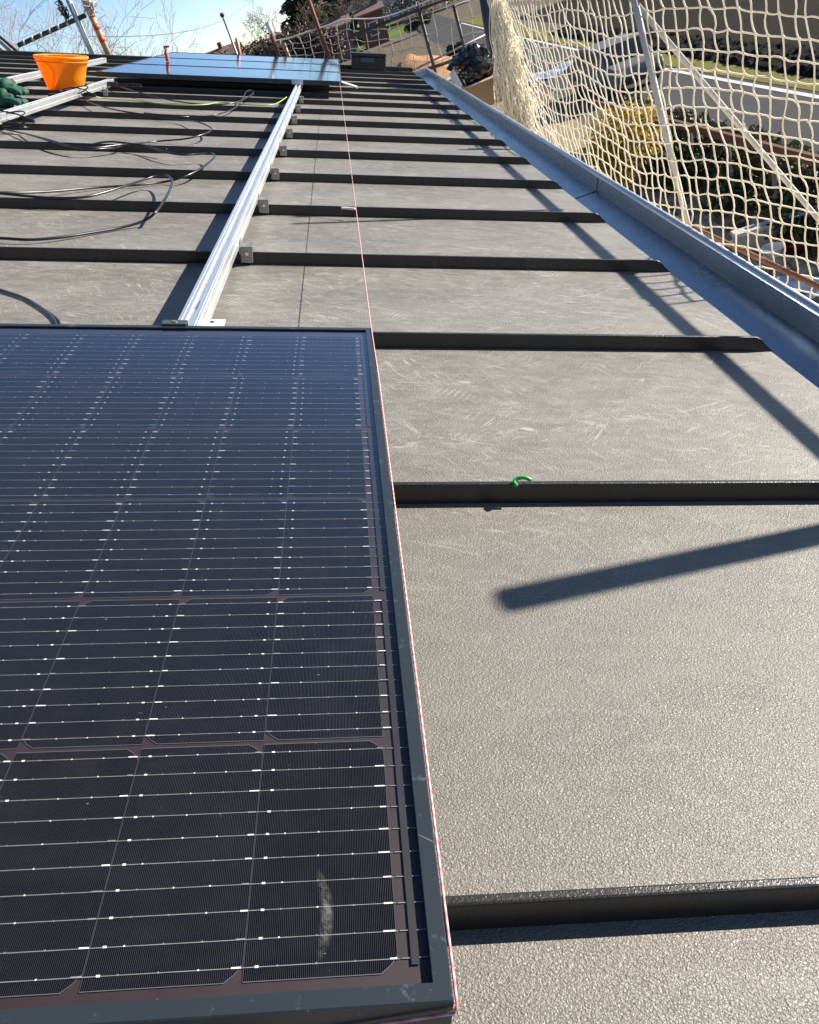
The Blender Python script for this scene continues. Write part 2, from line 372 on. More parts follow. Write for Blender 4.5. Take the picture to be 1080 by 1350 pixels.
LEAFY = mat_leaf('yellow_blossom', (0.42, 0.27, 0.03), (0.58, 0.42, 0.06), 0.3)
LEAFG = mat_leaf('green_leaf', (0.06, 0.11, 0.03), (0.10, 0.15, 0.04))
def mat_ground(name, a, b, c3, scale, bump, stripes=None):
    t = NT(name); v = t.pos()
    c = t.mix(t.ramp(t.noise(v, scale, 6, 0.65), 0.3, 0.7), a, b); c = t.mix(t.ramp(t.noise(v, scale*7, 4, 0.7), 0.5, 0.75), c, c3)
    h = t.noise(v, scale*14, 5, 0.7)
    if stripes:
        w = t.n('ShaderNodeTexWave'); t.l(t.mapping(v, rot=(0,0,stripes)), w.inputs['Vector']); w.inputs['Scale'].default_value = 0.55; w.inputs['Distortion'].default_value = 2.5; w.inputs['Detail'].default_value = 3
        h = t.math('ADD', h, w.outputs[1])
    p = t.principled(c, 0.95); p.inputs['Specular IOR Level'].default_value = 0.08; t.bump(h, bump, 0.12, p); return t.mat
EARTH = mat_ground('dry_earth', (0.14, 0.115, 0.08), (0.19, 0.155, 0.11), (0.09, 0.085, 0.05), 0.35, 0.5)
FIELD = mat_ground('ploughed_earth', (0.020, 0.015, 0.009), (0.029, 0.0225, 0.0135), (0.012, 0.010, 0.0065), 0.6, 0.9)
VERGE = mat_ground('dry_grass', (0.17, 0.16, 0.045), (0.24, 0.21, 0.06), (0.12, 0.13, 0.04), 1.2, 0.6)
LAWN = mat_ground('lawn_grass', (0.10, 0.17, 0.03), (0.15, 0.22, 0.05), (0.09, 0.12, 0.03), 0.5, 0.5)
ASPH = mat_ground('worn_asphalt', (0.070, 0.068, 0.069), (0.090, 0.087, 0.086), (0.060, 0.059, 0.059), 0.6, 0.08)
PAINT = mat_ground('road_paint', (0.6, 0.6, 0.58), (0.7, 0.7, 0.68), (0.4, 0.4, 0.39), 3, 0.05)
YARD = mat_ground('pale_concrete_yard', (0.40, 0.41, 0.42), (0.48, 0.49, 0.50), (0.33, 0.33, 0.33), 0.5, 0.1)
SANDM = mat_ground('orange_earth', (0.42, 0.22, 0.11), (0.52, 0.30, 0.16), (0.33, 0.18, 0.10), 0.8, 0.8)

# ------------------------------------------------------------------ setting: ground, road, field
def sheet(name, poly, z, m, kind='structure', sub=1):
    b = MB(); b.face([(x, y, z) for x, y in poly]); o = b.build(name, m); o['kind'] = kind; return o
sheet('ground', [(-900,-400), (1500,-400), (1500,2500), (-900,2500)], 0.0, EARTH)
sheet('ploughed_field', [(10.9,-40), (260,-40), (260,75), (14,75)], 0.008, FIELD)
sheet('road', [(7.2,-60), (10.25,-60), (10.5,30), (11.3,60), (12.5,95), (16,170), (11,170), (8.2,95), (7.4,60), (7.2,30)], 0.004, ASPH)
lb = MB()
for (x0, y0), (x1, y1) in (((9.95,-60),(10.2,30)), ((10.2,30),(11.0,60)), ((11.0,60),(12.2,95))):
    lb.face([(x0, y0, 0.010), (x0+0.16, y0, 0.010), (x1+0.16, y1, 0.010), (x1, y1, 0.010)])
lb.build('road_line', PAINT)['kind'] = 'structure'
sheet('grass_verge', [(10.27,-60), (11.0,-60), (11.4,30), (12.6,60), (14.5,95), (12.6,95), (11.35,60), (10.52,30)], 0.012, VERGE)
sheet('far_lawn', [(-12,118), (9.5,118), (11,240), (-30,240)], 0.012, LAWN)
sheet('concrete_yard', [(2.6,44), (7.6,44), (7.9,66), (6.2,66), (3.0,58)], 0.012, YARD)
sheet('tan_soil', [(3.4,19.5),(6.0,19.5),(6.7,36),(3.6,36)], 0.012, mat_ground('tan_sandy_soil', (0.30,0.24,0.155), (0.38,0.31,0.20), (0.22,0.18,0.12), 0.9, 0.5))
sheet('yard_slab', [(3.6,6), (7.0,6), (7.0,12.6), (3.6,12.0)], 0.012, simple('yard_ground', (0.16,0.15,0.13), 0.9, scale=1.5))

# ------------------------------------------------------------------ the house: pans, seams, gutter, walls
PITCH = 0.645; V0 = 0.098
UE = 0.945; UR = -5.6                      # eave and ridge
K0, K1 = -4, 16
VN = V0 + PITCH*K0; VF = V0 + PITCH*(K1+1) + 0.02
house = thing('house', 'house under the brown standing seam metal roof', 'house', (0, 4, 0))
HI = Matrix.Translation((0, -4, 0))
def hchild(o): o.parent = house; o.matrix_parent_inverse = HI; return o
def roofobj(name, mb, mats, parent, smooth=False):
    o = mb.build(name, mats, None, smooth); o.matrix_world = Matrix.Translation(T(0,0,0)) @ ROOF
    o.matrix_basis = o.matrix_world
    o.parent = parent
    if parent is house: o.matrix_parent_inverse = HI
    return o
# one pan (flat tray with a turned-down drip edge) and one seam, shared
pm = MB()
e = 0.0015
pm.face([(UR, 0.005, -D), (UE, 0.005, -D), (UE, PITCH+0.004, -D), (UR, PITCH+0.004, -D)])
pm.face([(UE, 0.005, -D), (UE+0.006, 0.005, -D-0.022), (UE+0.006, PITCH+0.004, -D-0.022), (UE, PITCH+0.004, -D)])
pan_me = pm.mesh('roof_pan', ROOFM)
HR = 0.033
sm = MB()
sec = [(-0.0005, 0.0), (0.0000, HR-0.0026), (0.0007, HR-0.0009), (0.0022, HR), (0.0072, HR), (0.0088, HR-0.0009), (0.0094, HR-0.0026), (0.0094, 0.0)]
def ring(u, drop=0.0, base=0.0): return [(u, a, -D + base + min(b, max(0.0015, HR-drop))) for a, b in sec]
stations = [(UR, 0), (-3.5, 0), (-1.5, 0), (0.4, 0), (UE-0.042, 0.0), (UE-0.030, 0.006), (UE-0.018, 0.017), (UE-0.006, 0.026), (UE+0.002, 0.031)]
for u, d in stations: sm.v += ring(u, d)
n = len(sec)
for i in range(len(stations)-1):
    for j in range(n-1):
        a = i*n+j; sm.f.append([a, a+1, a+1+n, a+n]); sm.m.append(0)
sm.f.append([(len(stations)-1)*n+j for j in range(n)]); sm.m.append(0)
seam_me = sm.mesh('seam', SEAMM)
for k in range(K0, K1+1):
    o = link('roof_pan', pan_me); M4 = Matrix.Translation(T(0, V0+PITCH*k, 0)) @ ROOF
    o.matrix_world = M4; o.matrix_basis = M4; o.parent = house; o.matrix_parent_inverse = HI
    s = link('seam', seam_me, o)
# gutter in world axes relative to the eave
EX, EZ = (UE*CT - D*ST), (-UE*ST - D*CT + Z0)
gm = MB()
prof = [(-0.03, -0.012), (-0.012, -0.082), (0.163, -0.082), (0.182, -0.024)]
prof_in = prof; out = [(0.1845, -0.025), (0.1655, -0.0845), (-0.0145, -0.0845), (-0.0325, -0.012)]
gm.prism(prof_in+out, (1,0,0), (0,0,1), (EX, VN, EZ), (0, VF-VN-0.02, 0))
g = hchild(gm.build('gutter', GUTTER)); g['label'] = 'blue grey metal box gutter along the eave'
lm = MB(); lp = [(EX+0.189, VN, EZ-0.023), (EX+0.189, VF-0.02, EZ-0.023)]
lm.tube(lp, 0.0125, 12); l = lm.build('gutter_lip', GLIP, g, True)
for vj in (1.42+2.0, ):
    jm = MB(); w = 0.035
    pr = [(x, z+0.0008) for x, z in [(-0.010, -0.0815), (0.1622, -0.0815), (0.1805, -0.026)]]; q = [(0.1785, -0.026), (0.1610, -0.0795), (-0.010, -0.0795)]
    jm.prism(pr+q, (1,0,0), (0,0,1), (EX, vj, EZ), (0, w, 0)); jm.build('gutter_joint', GUTTER, g)
em = MB(); em.prism([(0,0.0),(0.003,0),(0.003,0.07),(0,0.07)], (0,1,0), (0,0,1), (EX-0.02, VF-0.018, EZ-0.083), (0.2,0,0)); em.build('gutter_end', GLIP, g)
for vh in [VN+0.6+0.9*i for i in range(15)]:
    pass
# verge trim at the far end, walls, other slope
vt = MB(); vt.box((UR, VF-0.012, -D-0.05), (UE+0.006, VF+0.10, -D+0.045)); o = roofobj('verge_trim', vt, simple('black_trim', (0.02,0.02,0.022), 0.5), house)
RX, RZ = UR*CT - D*ST, -UR*ST - D*CT + Z0
PLW = simple('house_plaster', (0.5, 0.46, 0.4), 0.9, scale=1.2)
wb = MB()
wb.prism([(EX-0.25, 0.0), (EX-0.25, EZ-0.02), (RX, RZ-0.10), (2*RX-EX+0.25, EZ-0.02), (2*RX-EX+0.25, 0.0)], (1,0,0), (0,0,1), (0, VN+0.2, 0), (0, VF-VN-0.4, 0))
hchild(wb.build('wall', PLW))
ob = MB(); ob.face([(RX, VN, RZ), (RX, VF, RZ), (2*RX-EX, VF, EZ), (2*RX-EX, VN, EZ)][::-1]); hchild(ob.build('back_slope', ROOFM))
rb = MB(); rb.tube([(RX, VN, RZ+0.01), (RX, VF, RZ+0.01)], 0.07, 10); hchild(rb.build('ridge_cap', SEAMM))

# ------------------------------------------------------------------ solar modules
CP, RP = 0.0932, 0.1845; NC, NR = 20, 6
UR_F, VB_F, VT_F = 0.0302, -0.0187, 1.1394       # outer edges of the frame (right, bottom, top)
UL_F = -NC*CP - 0.036
FH = 0.035; LIP = 0.0115; GZ = -0.0028           # glass just under the lip
def chamfer_cell(flip):
    w, h, c, g = CP-0.0009, RP-0.0036, 0.0105, 0.00028
    x0, x1, y0, y1 = -CP+g, -g, 0.0018, RP-0.0018
    if not flip: poly = [(x0,y0),(x1-c,y0),(x1-c*0.45,y0+c*0.42),(x1,y0+c),(x1,y1-c),(x1-c*0.45,y1-c*0.42),(x1-c,y1),(x0,y1)]
    else: poly = [(x0+c,y0),(x1,y0),(x1,y1),(x0+c,y1),(x0+c*0.45,y1-c*0.42),(x0,y1-c),(x0,y0+c),(x0+c*0.45,y0+c*0.42)]
    b = MB(); b.prism(poly, (1,0,0), (0,1,0), (0,0,-0.0002), (0,0,0.0002))
    # printed edge line around the cell, a hair proud
    n = len(poly); cx = sum(p[0] for p in poly)/n; cy = sum(p[1] for p in poly)/n; wl = 0.00035
    inn = [(p[0]+(0.00012 if p[0] < cx else -0.00012), p[1]+(wl*1.4 if p[1] < cy else -wl*1.4)) for p in poly]
    for i in range(n):
        j = (i+1) % n; b.face([(*poly[i],0.00005), (*poly[j],0.00005), (*inn[j],0.00005), (*inn[i],0.00005)], 1)
    return b.mesh('solar_cell', [CELL, SILVER2])
SILVER2 = simple('printed_silver_line', (0.085, 0.085, 0.095), 0.5)
cell_a, cell_b = chamfer_cell(False), chamfer_cell(True)
def frame_bars(root):
    u0, u1, v0, v1 = UL_F, UR_F, VB_F, VT_F
    def bar(p, q, inward):   # mitred bar: outer edge p->q, profile a hollow rail with lip
        p, q, w = Vector(p), Vector(q), Vector(inward); t = (q-p).normalized(); b = MB()
        pr = [(0,-FH),(0,0-0.0008),(0.0008,0),(LIP-0.0005,0),(LIP,-0.0006),(LIP,-0.0022),(0.003,-0.0022),(0.003,-0.0075),(LIP,-0.0075),(LIP,-0.009),(0.002,-0.009),(0.002,-FH+0.002),(0.028,-FH+0.002),(0.028,-FH)]
        n = len(pr)
        for o, s in ((p, 1), (q, -1)):
            for a, z in pr: b.v.append(tuple(o + w*a + t*(s*a) + Vector((0,0,z))))
        for i in range(n): j = (i+1) % n; b.f.append([i, j, n+j, n+i]); b.m.append(0)
        b.f.append(list(range(n))[::-1]); b.f.append(list(range(n, 2*n))); b.m += [0, 0]
        b.build('frame_bar', FRAME, root)
    bar((u0,v0,0), (u1,v0,0), (0,1,0)); bar((u1,v0,0), (u1,v1,0), (-1,0,0))
    bar((u1,v1,0), (u0,v1,0), (0,-1,0)); bar((u0,v1,0), (u0,v0,0), (1,0,0))
def module(label, pos, detailed, group):
    root = rthing('solar_panel', label, 'solar panel', pos, group)
    frame_bars(root)
    a, b2, c, d = UL_F+0.004, UR_F-0.004, VB_F+0.004, VT_F-0.004
    m = MB(); m.face([(a,c,GZ), (b2,c,GZ), (b2,d,GZ), (a,d,GZ)]); m.build('glass', GLASS, root)
    m = MB(); m.box((a,c,-0.0066), (b2,d,-0.0058)); m.build('backsheet', BACK, root)
    zc = -0.0052
    if detailed:
        for r in range(NR):
            for cc in range(NC):
                o = link('solar_cell', cell_a if r % 2 == 0 else cell_b, root); o.location = (-cc*CP, r*RP, zc)
        for r in range(NR):
            w = MB(); flip = r % 2 == 1
            for i in range(10):
                y = r*RP + RP*(i+0.5)/10 + (0.0012 if i == 0 else -0.0012 if i == 9 else 0)
                j = random.uniform(-0.0003, 0.0003)
                w.box((-NC*CP+0.002, y-0.00022+j, zc+0.00015), (0.0012, y+0.00022+j, zc+0.0004))
                w.box((0.0022, y-0.00028, zc+0.00015-0.0004), (0.0215+random.uniform(-0.001,0.001), y+0.00028, zc+0.0003))
                for cc in range(NC+1):
                    x = -cc*CP; jj = random.uniform(-0.0006, 0.0006); sgn = 1 if flip else -1
                    L = random.uniform(0.0050, 0.0085)
                    if not (cc == NC): w.box((min(x+sgn*0.0008, x+sgn*L)+jj, y-0.0005, zc+0.0002), (max(x+sgn*0.0008, x+sgn*L)+jj, y+0.0005, zc+0.0006+random.uniform(0,0.0002)), random.choice((0,1,1)))
                    xd = x - sgn*0.0085 + jj
                    if cc > 0: w.box((xd-0.0011, y-0.0007, zc+0.0002), (xd+0.0011, y+0.0007, zc+0.0006), 1)
                    if cc < NC:
                        for q in range(1, 4):
                            xq = x - CP*(q/4.0) + 0.003*(1 if flip else -1); w.box((xq-0.0005, y-0.0005, zc+0.0002), (xq+0.0005, y+0.0005, zc+0.0005), random.choice((0,1)))
            w.build('busbar_wires', [SILVER, PADS], root)['kind'] = 'stuff'
        for r in (0, 2, 4):
            t = MB(); t.box((0.0078, r*RP+0.006, zc+0.0004), (0.0128, (r+2)*RP-0.008, zc+0.0009)); t.build('tape_strip', RIBBONCOVER, root)
    else:
        w = MB()
        for r in range(NR):
            for cc in range(NC):
                g = 0.0011; w.face([(-(cc+1)*CP+g, r*RP+0.002, zc), (-cc*CP-g, r*RP+0.002, zc), (-cc*CP-g, (r+1)*RP-0.002, zc), (-(cc+1)*CP+g, (r+1)*RP-0.002, zc)])
        w.build('cell_field', CELL, root)['kind'] = 'stuff'
    return root
near = module('black framed solar panel filling the lower left foreground', (0,0,0), True, 'solar panels on the roof')
far0 = module('front panel of the far row of three, facing the bare rails', (0.0, 7.065+0.0187, 0), False, 'solar panels on the roof')
for i, lab in ((1, 'middle panel of the three laid side by side at the far end'), (2, 'rearmost panel of the three, nearest the far roof edge')):
    c = copy_tree(far0); c.location = T(0.0, 7.084+1.172*i, 0); c['label'] = lab
# clamps holding frames
def end_clamp(label, u, v, w=0.045):
    r = rthing('panel_clamp', label, 'clamp', (u, v, 0), 'panel clamps on the rails')
    m = MB(); m.box((-w, -0.008, 0.0005), (w, 0.009, 0.0045)); m.box((-w, 0.009, -0.035), (w, 0.013, 0.0045)); bevel(m.build('clamp_plate', mat_cl, r), 0.0008)
    m = MB(); m.lathe([(0.0001,0.004),(0.0055,0.004),(0.0055,0.0055),(0.0001,0.0055)], 6, (0,0.002,0.0006)); m.build('bolt', STEEL, r)
mat_cl = simple('dark_anodised_clamp', (0.05, 0.052, 0.055), 0.4)
end_clamp('dark clamp plate gripping the near panel where the bare rail starts', -0.3185, 1.143, 0.0215)
r = rthing('panel_clamp', 'grey clamp at the far panels where the long bare rail ends', 'clamp', (-0.325, 7.058, 0), 'panel clamps on the rails')
m = MB(); m.box((-0.045,-0.006,-0.034), (0.045,-0.001,0.003)); m.box((-0.045,-0.001,0.0005), (0.045,0.012,0.003)); m.build('clamp_plate', mat_metal('clamp_alloy', (0.5,0.55,0.6), 0.4, 0.6, False), r)

# ------------------------------------------------------------------ rails
def rail(label, u, v0, v1, top=-0.036, w=0.042, h=0.045):
    r = rthing('mounting_rail', label, 'mounting rail', (u, v0, top), 'aluminium mounting rails'); L = v1-v0
    a = w/2
    pr = [(-a,-h),(-a,-0.001),(-a+0.001,0),(-0.0070,0),(-0.0070,-0.003),(-0.011,-0.003),(-0.011,-0.012),(0.011,-0.012),(0.011,-0.003),(0.0070,-0.003),(0.0070,0),(a-0.001,0),(a,-0.001),
          (a,-0.014),(a-0.002,-0.016),(a-0.002,-0.026),(a,-0.028),(a,-h)]
    m = MB(); m.prism(pr, (1,0,0), (0,0,1), (0,0,0), (0,L,0)); m.build('profile', ALU, r); 
    for s in (-1, 1):
        m = MB(); m.box((s*0.0145-0.0012, 0, 0.0), (s*0.0145+0.0012, L, 0.0009)); m.build('bead', ALU, r)
    return r
rail('long bare aluminium rail running from the near panel to the far panels', -0.318, 0.06, 10.5)
rail('aluminium rail in front of the orange bucket, cables along its side', -1.755, 0.06, 6.93)
rail('aluminium rail behind the orange bucket and the green gloves', -2.435, 3.0, 9.6)
RIB = lambda k: V0 + PITCH*k
ords = ['first', 'second', 'third', 'fourth', 'fifth', 'sixth', 'seventh', 'eighth', 'ninth']
proto = None
def make_clamp(label, pos):
    r = rthing('seam_clamp', label, 'seam clamp', pos, 'seam clamps under the rails')
    r.scale = (0.82, 0.9, 0.86)
    m = MB(); m.box((-0.004,-0.0165,-0.030),(0.036,-0.0035,0.018)); bevel(m.build('jaw', STEEL, r), 0.0012)
    m = MB(); m.box((-0.004,0.0125,-0.030),(0.036,0.026,0.014)); bevel(m.build('jaw', STEEL, r), 0.0012)
    m = MB(); m.box((-0.006,-0.018,0.0182),(0.036,0.028,0.0222)); m.box((-0.0085,-0.018,-0.004),(-0.0035,0.028,0.040)); bevel(m.build('bracket', STEEL, r), 0.001)
    m = MB(); m.tube([(0.018,-0.0165,0.000),(0.018,-0.024,0.000)], 0.0062, 6); m.tube([(0.018,-0.024,0.000),(0.018,-0.0285,0.000)], 0.0035, 8); m.build('bolt', CHROME, r)
    return r
for i, k in enumerate(range(3, 11)):
    lab = ords[i] + ' seam clamp beyond the near panel beside the long bare rail'
    if proto is None: proto = c = make_clamp(lab, (-0.292, RIB(k), -0.097))
    else: c = copy_tree(proto); c.location = T(-0.292, RIB(k), -0.097); c['label'] = lab
for k, lab in ((5, 'seam clamp of the bucket side rail, nearest the left picture edge'), (10, 'seam clamp below the free end of the rail beside the orange bucket')):
    c = copy_tree(proto); c.location = T(-1.73, RIB(k), -0.097); c['label'] = lab
# cream L-foot right of the rail at the near panel
r = rthing('rail_foot', 'pale metal foot plate with a hole beside the rail at the near panel', 'bracket', tuple(at_n(284, 427, -0.090)))
m = MB(); m.box((-0.03,-0.03,0), (0.02,0.018,0.004)); m.box((-0.034,-0.03,0),(-0.030,0.018,0.045)); m.build('foot_plate', mat_metal('pale_alloy', (0.75,0.7,0.62), 0.4, 0.6, False), r)
m = MB(); m.lathe([(0.0002,0.0045),(0.005,0.0045),(0.005,0.0052),(0.0002,0.0052)], 10, (-0.006,0,0)); m.build('hole', BLACKPL, r)

# ------------------------------------------------------------------ mason line
st = MB()
e1, e2 = at_n(446,110,0.001), Vector((UR_F+0.0016, VB_F-0.0015, -0.001))
pts = [Vector((0.008, 9.9, 0.002)), Vector((0.0290, 1.1405, 0.0012)), Vector((0.0318, 0.9, -0.0005)), Vector((UR_F+0.0017, 0.3, -0.0008)), e2, Vector((UR_F+0.0005, VB_F-0.0022, -0.009)), Vector((-0.02, VB_F-0.0018, -0.018)), Vector((-0.09, VB_F-0.0018, -0.031)), Vector((-0.13, VB_F+0.002, -0.037))]
fine = []
for a, b in zip(pts[:-1], pts[1:]):
    nseg = max(2, int((b-a).length/0.25))
    fine += [a.lerp(b, i/nseg) for i in range(nseg)]
fine.append(pts[-1])
st.tube(fine, 0.00105, 6); o = st.build('mason_line', STRING, None, True); o.matrix_world = Matrix.Translation(T(0,0,0)) @ ROOF
tag(o, 'taut pink and white builder\'s line along the panel edges', 'string')

# ------------------------------------------------------------------ small things on the roof
def rtube(name, label, cat, uvn, r, mat, group=None, n=8, sm_=6):
    b = MB(); P = smooth_pts(uvn, sm_) if sm_ else uvn; c = Vector(uvn[0])
    b.tube([Vector(p)-c for p in P], r, n); o = b.build(name, mat, None, True); o.matrix_world = Matrix.Translation(T(*c)) @ ROOF
    return tag(o, label, cat, group)
def px(lst, lift=0.006):
    out = []
    for t in lst:
        x, y = t[0], t[1]; h = t[2] if len(t) > 2 else lift
        out.append(at_n(x, y, -D+h))
    return out
CB = 0.0043; GR = 'black solar cables on the roof'
rtube('cable', 'black cable with the big loop nearest the bare rail and near panel', 'cable',
      px([(-60,312,.012),(0,314,.014),(40,316,.012),(80,313,.010),(120,307,.008),(160,300,.008),(190,291,.02),(205,280,.045),(218,262,.06),(226,245,.06),(226,236,.06),(218,231,.055),(205,232,.05),(190,237,.045),(165,245,.05),(140,253,.045),(110,260,.04),(70,261,.038),(30,258,.038),(0,255,.038),(-60,250,.03)]), CB, CABLE, GR)
rtube('cable', 'thin black cable crossing above the big loop to its upper bend', 'cable',
      px([(-40,253,.03),(0,254,.036),(60,253,.02),(130,247,.01),(180,244,.01),(215,240,.01),(240,234,.03),(262,224,.045),(277,213,.05),(283,206,.05),(278,202,.045),(262,203,.042),(240,204,.042),(215,200,.04),(195,193,.04),(170,189,.038),(140,187,.038),(110,193,.02)]), CB, CABLE, GR)
rtube('cable', 'pair partner of black cable leaving the coil beside the bucket rail', 'cable',
      px([(28,175,.012),(60,183,.038),(90,192,.038),(120,196,.038),(150,195,.03),(175,190,.02),(210,186,.012),(245,183,.03),(268,177,.045),(279,171,.05),(274,166,.045),(258,160,.04),(235,158,.02),(200,152,.03),(170,148,.04),(140,142,.04),(115,134,.03)]), CB, CABLE, GR)
rtube('cable', 'black cable running from the coil left of the rail to the second bend', 'cable',
      px([(5,170,.012),(40,178,.03),(80,190,.04),(120,195,.04),(175,190,.04),(220,197,.04)]), CB, CABLE, GR)
rtube('cable', 'black cable curving out from under the top edge of the near panel', 'cable',
      [at_n(-40,372,-0.10), at_n(0,384,-0.085), at_n(30,394,-0.07), at_n(52,407,-0.06), at_n(66,418,-0.05), at_n(72,428,-0.048), at_n(73,440,-0.055)], 0.0066, CABLE, GR)
rtube('cable', 'black cable squeezed beside its twin at the near panel top edge', 'cable',
      [at_n(-40,370,-0.10), at_n(0,383,-0.085), at_n(35,396,-0.07), at_n(60,410,-0.06), at_n(75,421,-0.05), at_n(79,430,-0.05), at_n(80,445,-0.055)], 0.0034, CABLE, GR)
rtube('cable', 'black cable loop lying in front of the far panels', 'cable',
      px([(150,112,.04),(185,122,.04),(215,130,.03),(250,136,.03),(285,138,.03),(310,135,.04),(325,129,.05),(334,123,.06),(332,119,.06),(325,121,.06),(320,130,.05),(312,141,.03),(290,150,.03),(262,154,.02),(230,153,.03),(190,149,.03)]), CB, CABLE, GR)
rtube('earth_wire', 'yellow green earth wire trailing across in front of far panels', 'wire',
      px([(113,121,.05),(122,126,.04),(140,130,.02),(180,133,.036),(230,138,.036),(270,138,.036),(290,135,.036),(330,138,.036),(360,138,.036),(378,128,.06)]), 0.0035, YGWIRE)
# coils with connectors
def coil(label, c, n, rad, h0):
    r = rthing('cable_coil', label, 'cable coil', c, 'tied cable coils on the bucket rail')
    for i in range(n):
        m = MB(); pts = []
        ph = random.random()*6; tl = random.uniform(-0.5,0.5)
        for j in range(25):
            a = 2*pi*j/24; pts.append((cos(a)*rad*random.uniform(.95,1.05), sin(a)*rad*0.42, 0.02+0.028*sin(a+ph)+i*0.009+tl*0.02*cos(a)))
        m.tube(pts, 0.0036, 6); m.build('cable_turn', CABLE, r, True)
    m = MB(); m.box((-rad*1.9,-0.02,0.0), (-rad*0.9,0.02,0.03)); bevel(m.build('junction_box', BLACKPL, r), 0.003)
    for i in range(3):
        m = MB(); m.tube([(rad*0.5+0.02*i, -0.01*i, 0.03+0.008*i), (rad*0.5+0.02*i+0.06, -0.012*i-0.01, 0.028)], 0.009, 8); m.build('connector', BLACKPL, r)
coil('black cable coil hanging on the rail right under the bucket', tuple(at_n(100,131,-D+.035)), 4, 0.09, 0)
coil('black cable coil and connectors at the left picture edge by the rail', tuple(at_n(10,166,-D+.034)), 4, 0.10, 0)
r = rthing('cable_coil', 'small bunch of black connectors at the free end of the bucket rail', 'cable coil', tuple(at_n(160,112,-0.06)), 'tied cable coils on the bucket rail')
m = MB(); m.box((-0.17,-0.02,-0.012),(-0.03,0.02,0.018)); bevel(m.build('junction_box', BLACKPL, r), 0.003)
for i in range(3):
    m = MB(); m.tube([(-0.02+0.05*i,0.0,0.004*i),(0.05+0.05*i,-0.01,0.0)], 0.010, 8); m.build('connector', BLACKPL, r)

# orange bucket standing behind the rail
bt = rthing('bucket', 'orange plastic mason\'s bucket standing behind the rail', 'bucket', (-2.045, 6.72, -D+0.002), None, 0.3)
bt.scale = (0.90, 0.90, 0.86)
m = MB(); bprof = [(0.0,0.0),(0.125,0.0),(0.135,0.008),(0.170,0.13),(0.205,0.262),(0.212,0.266),(0.214,0.283),(0.206,0.288),(0.199,0.280),(0.166,0.13),(0.131,0.012),(0.0,0.012)]
m.lathe([(max(a,0.0005), b) for a, b in bprof], 40); m.build('shell', BUCKET, bt, True)
m = MB(); m.tube([(0.212*cos(a), 0.212*sin(a), 0.245) for a in [2*pi*i/40 for i in range(41)]], 0.004, 6); m.build('rim_rib', BUCKET, bt, True)
m = MB(); m.tube(smooth_pts([(-0.213,0,0.27),(-0.16,-0.1,0.288),(0.0,-0.155,0.292),(0.13,-0.12,0.290),(0.213,0,0.27)], 6), 0.0038, 6); m.build('handle', ORANGER, bt, True)
# green gloves
gt = rthing('work_gloves', 'pair of dark green work gloves dropped beside the rails', 'gloves', tuple(at_n(2,137,-D+0.02)))
def blob(pts, radii, mat, name, parent, seed=0):
    rnd = random.Random(seed); m = MB(); m.tube(smooth_pts(pts, 4), [radii[min(len(radii)-1, i//4)]*rnd.uniform(.92,1.08) for i in range((len(pts)-1)*4+1)], 10)
    o = m.build(name, mat, parent, True); return o
for q, dz, dv in ((0, 0.03, 0), (1, 0.085, 0.05)):
    blob([(-0.25,dv,dz),(-0.12,dv,dz+.01),(0.0,dv,dz+.005),(0.06,dv-.01,dz),(0.09,dv-.01,dz-.01)], [.05,.062,.06,.045,.02], GREENC, 'palm', gt, q)
    for k in range(4):
        blob([(0.03,dv-.045+.03*k,dz),(0.09,dv-.055+.034*k,dz-.004),(0.14+0.02*(k in (1,2)),dv-.06+.036*k,dz-.02)], [.02,.019,.013], GREENC, 'finger', gt, 10+k)
# green cable tie scrap, white strips
o = rtube('cable_tie_scrap', 'bright green curl of cut plastic on the second roof seam', 'plastic scrap',
      [tuple(at_n(x, y, -D+HR+h)) for x, y, h in ((681,640,.002),(678,636,.003),(681,632,.006),(687,629.5,.009),(694,630,.009),(700,633,.006))], 0.0031, GREENP)
o = rtube('plastic_strip', 'short white plastic strip lying on a roof seam by the string', 'plastic scrap',
      [tuple(at_n(x, y, -D+HR+.004)) for x, y in ((450,274.2),(460,274.6),(468,275.5))], 0.004, WHITE)
st_ = thing('offcut_strip', 'short white metal offcut sticking out past the far panels', 'offcut', T(*at_n(457,110,-0.06))); st_.rotation_euler = (0, TH, -0.9)
m = MB(); m.box((-0.13,-0.012,-0.003),(0.13,0.012,0.003)); m.box((-0.13,0.010,-0.02),(0.13,0.013,-0.003)); m.build('strip', WHITE, st_)
# red tool standing on the middle far panel
tl = rthing('spray_bottle', 'small red bottle with nozzle standing on the far panels', 'bottle', (-1.63, 8.75, 0.001))
tl.rotation_euler = (0, TH*0.6, 0); tl.scale = (0.6, 0.6, 0.6)
m = MB(); m.lathe([(0.0005,0),(0.028,0),(0.030,0.01),(0.030,0.12),(0.014,0.16),(0.012,0.185),(0.0005,0.185)], 14); m.build('body', ORANGER, tl, True)
m = MB(); m.box((-0.02,-0.014,0.185),(0.075,0.014,0.215)); m.box((0.02,-0.008,0.15),(0.03,0.008,0.185)); bevel(m.build('nozzle', ORANGER, tl), 0.003)
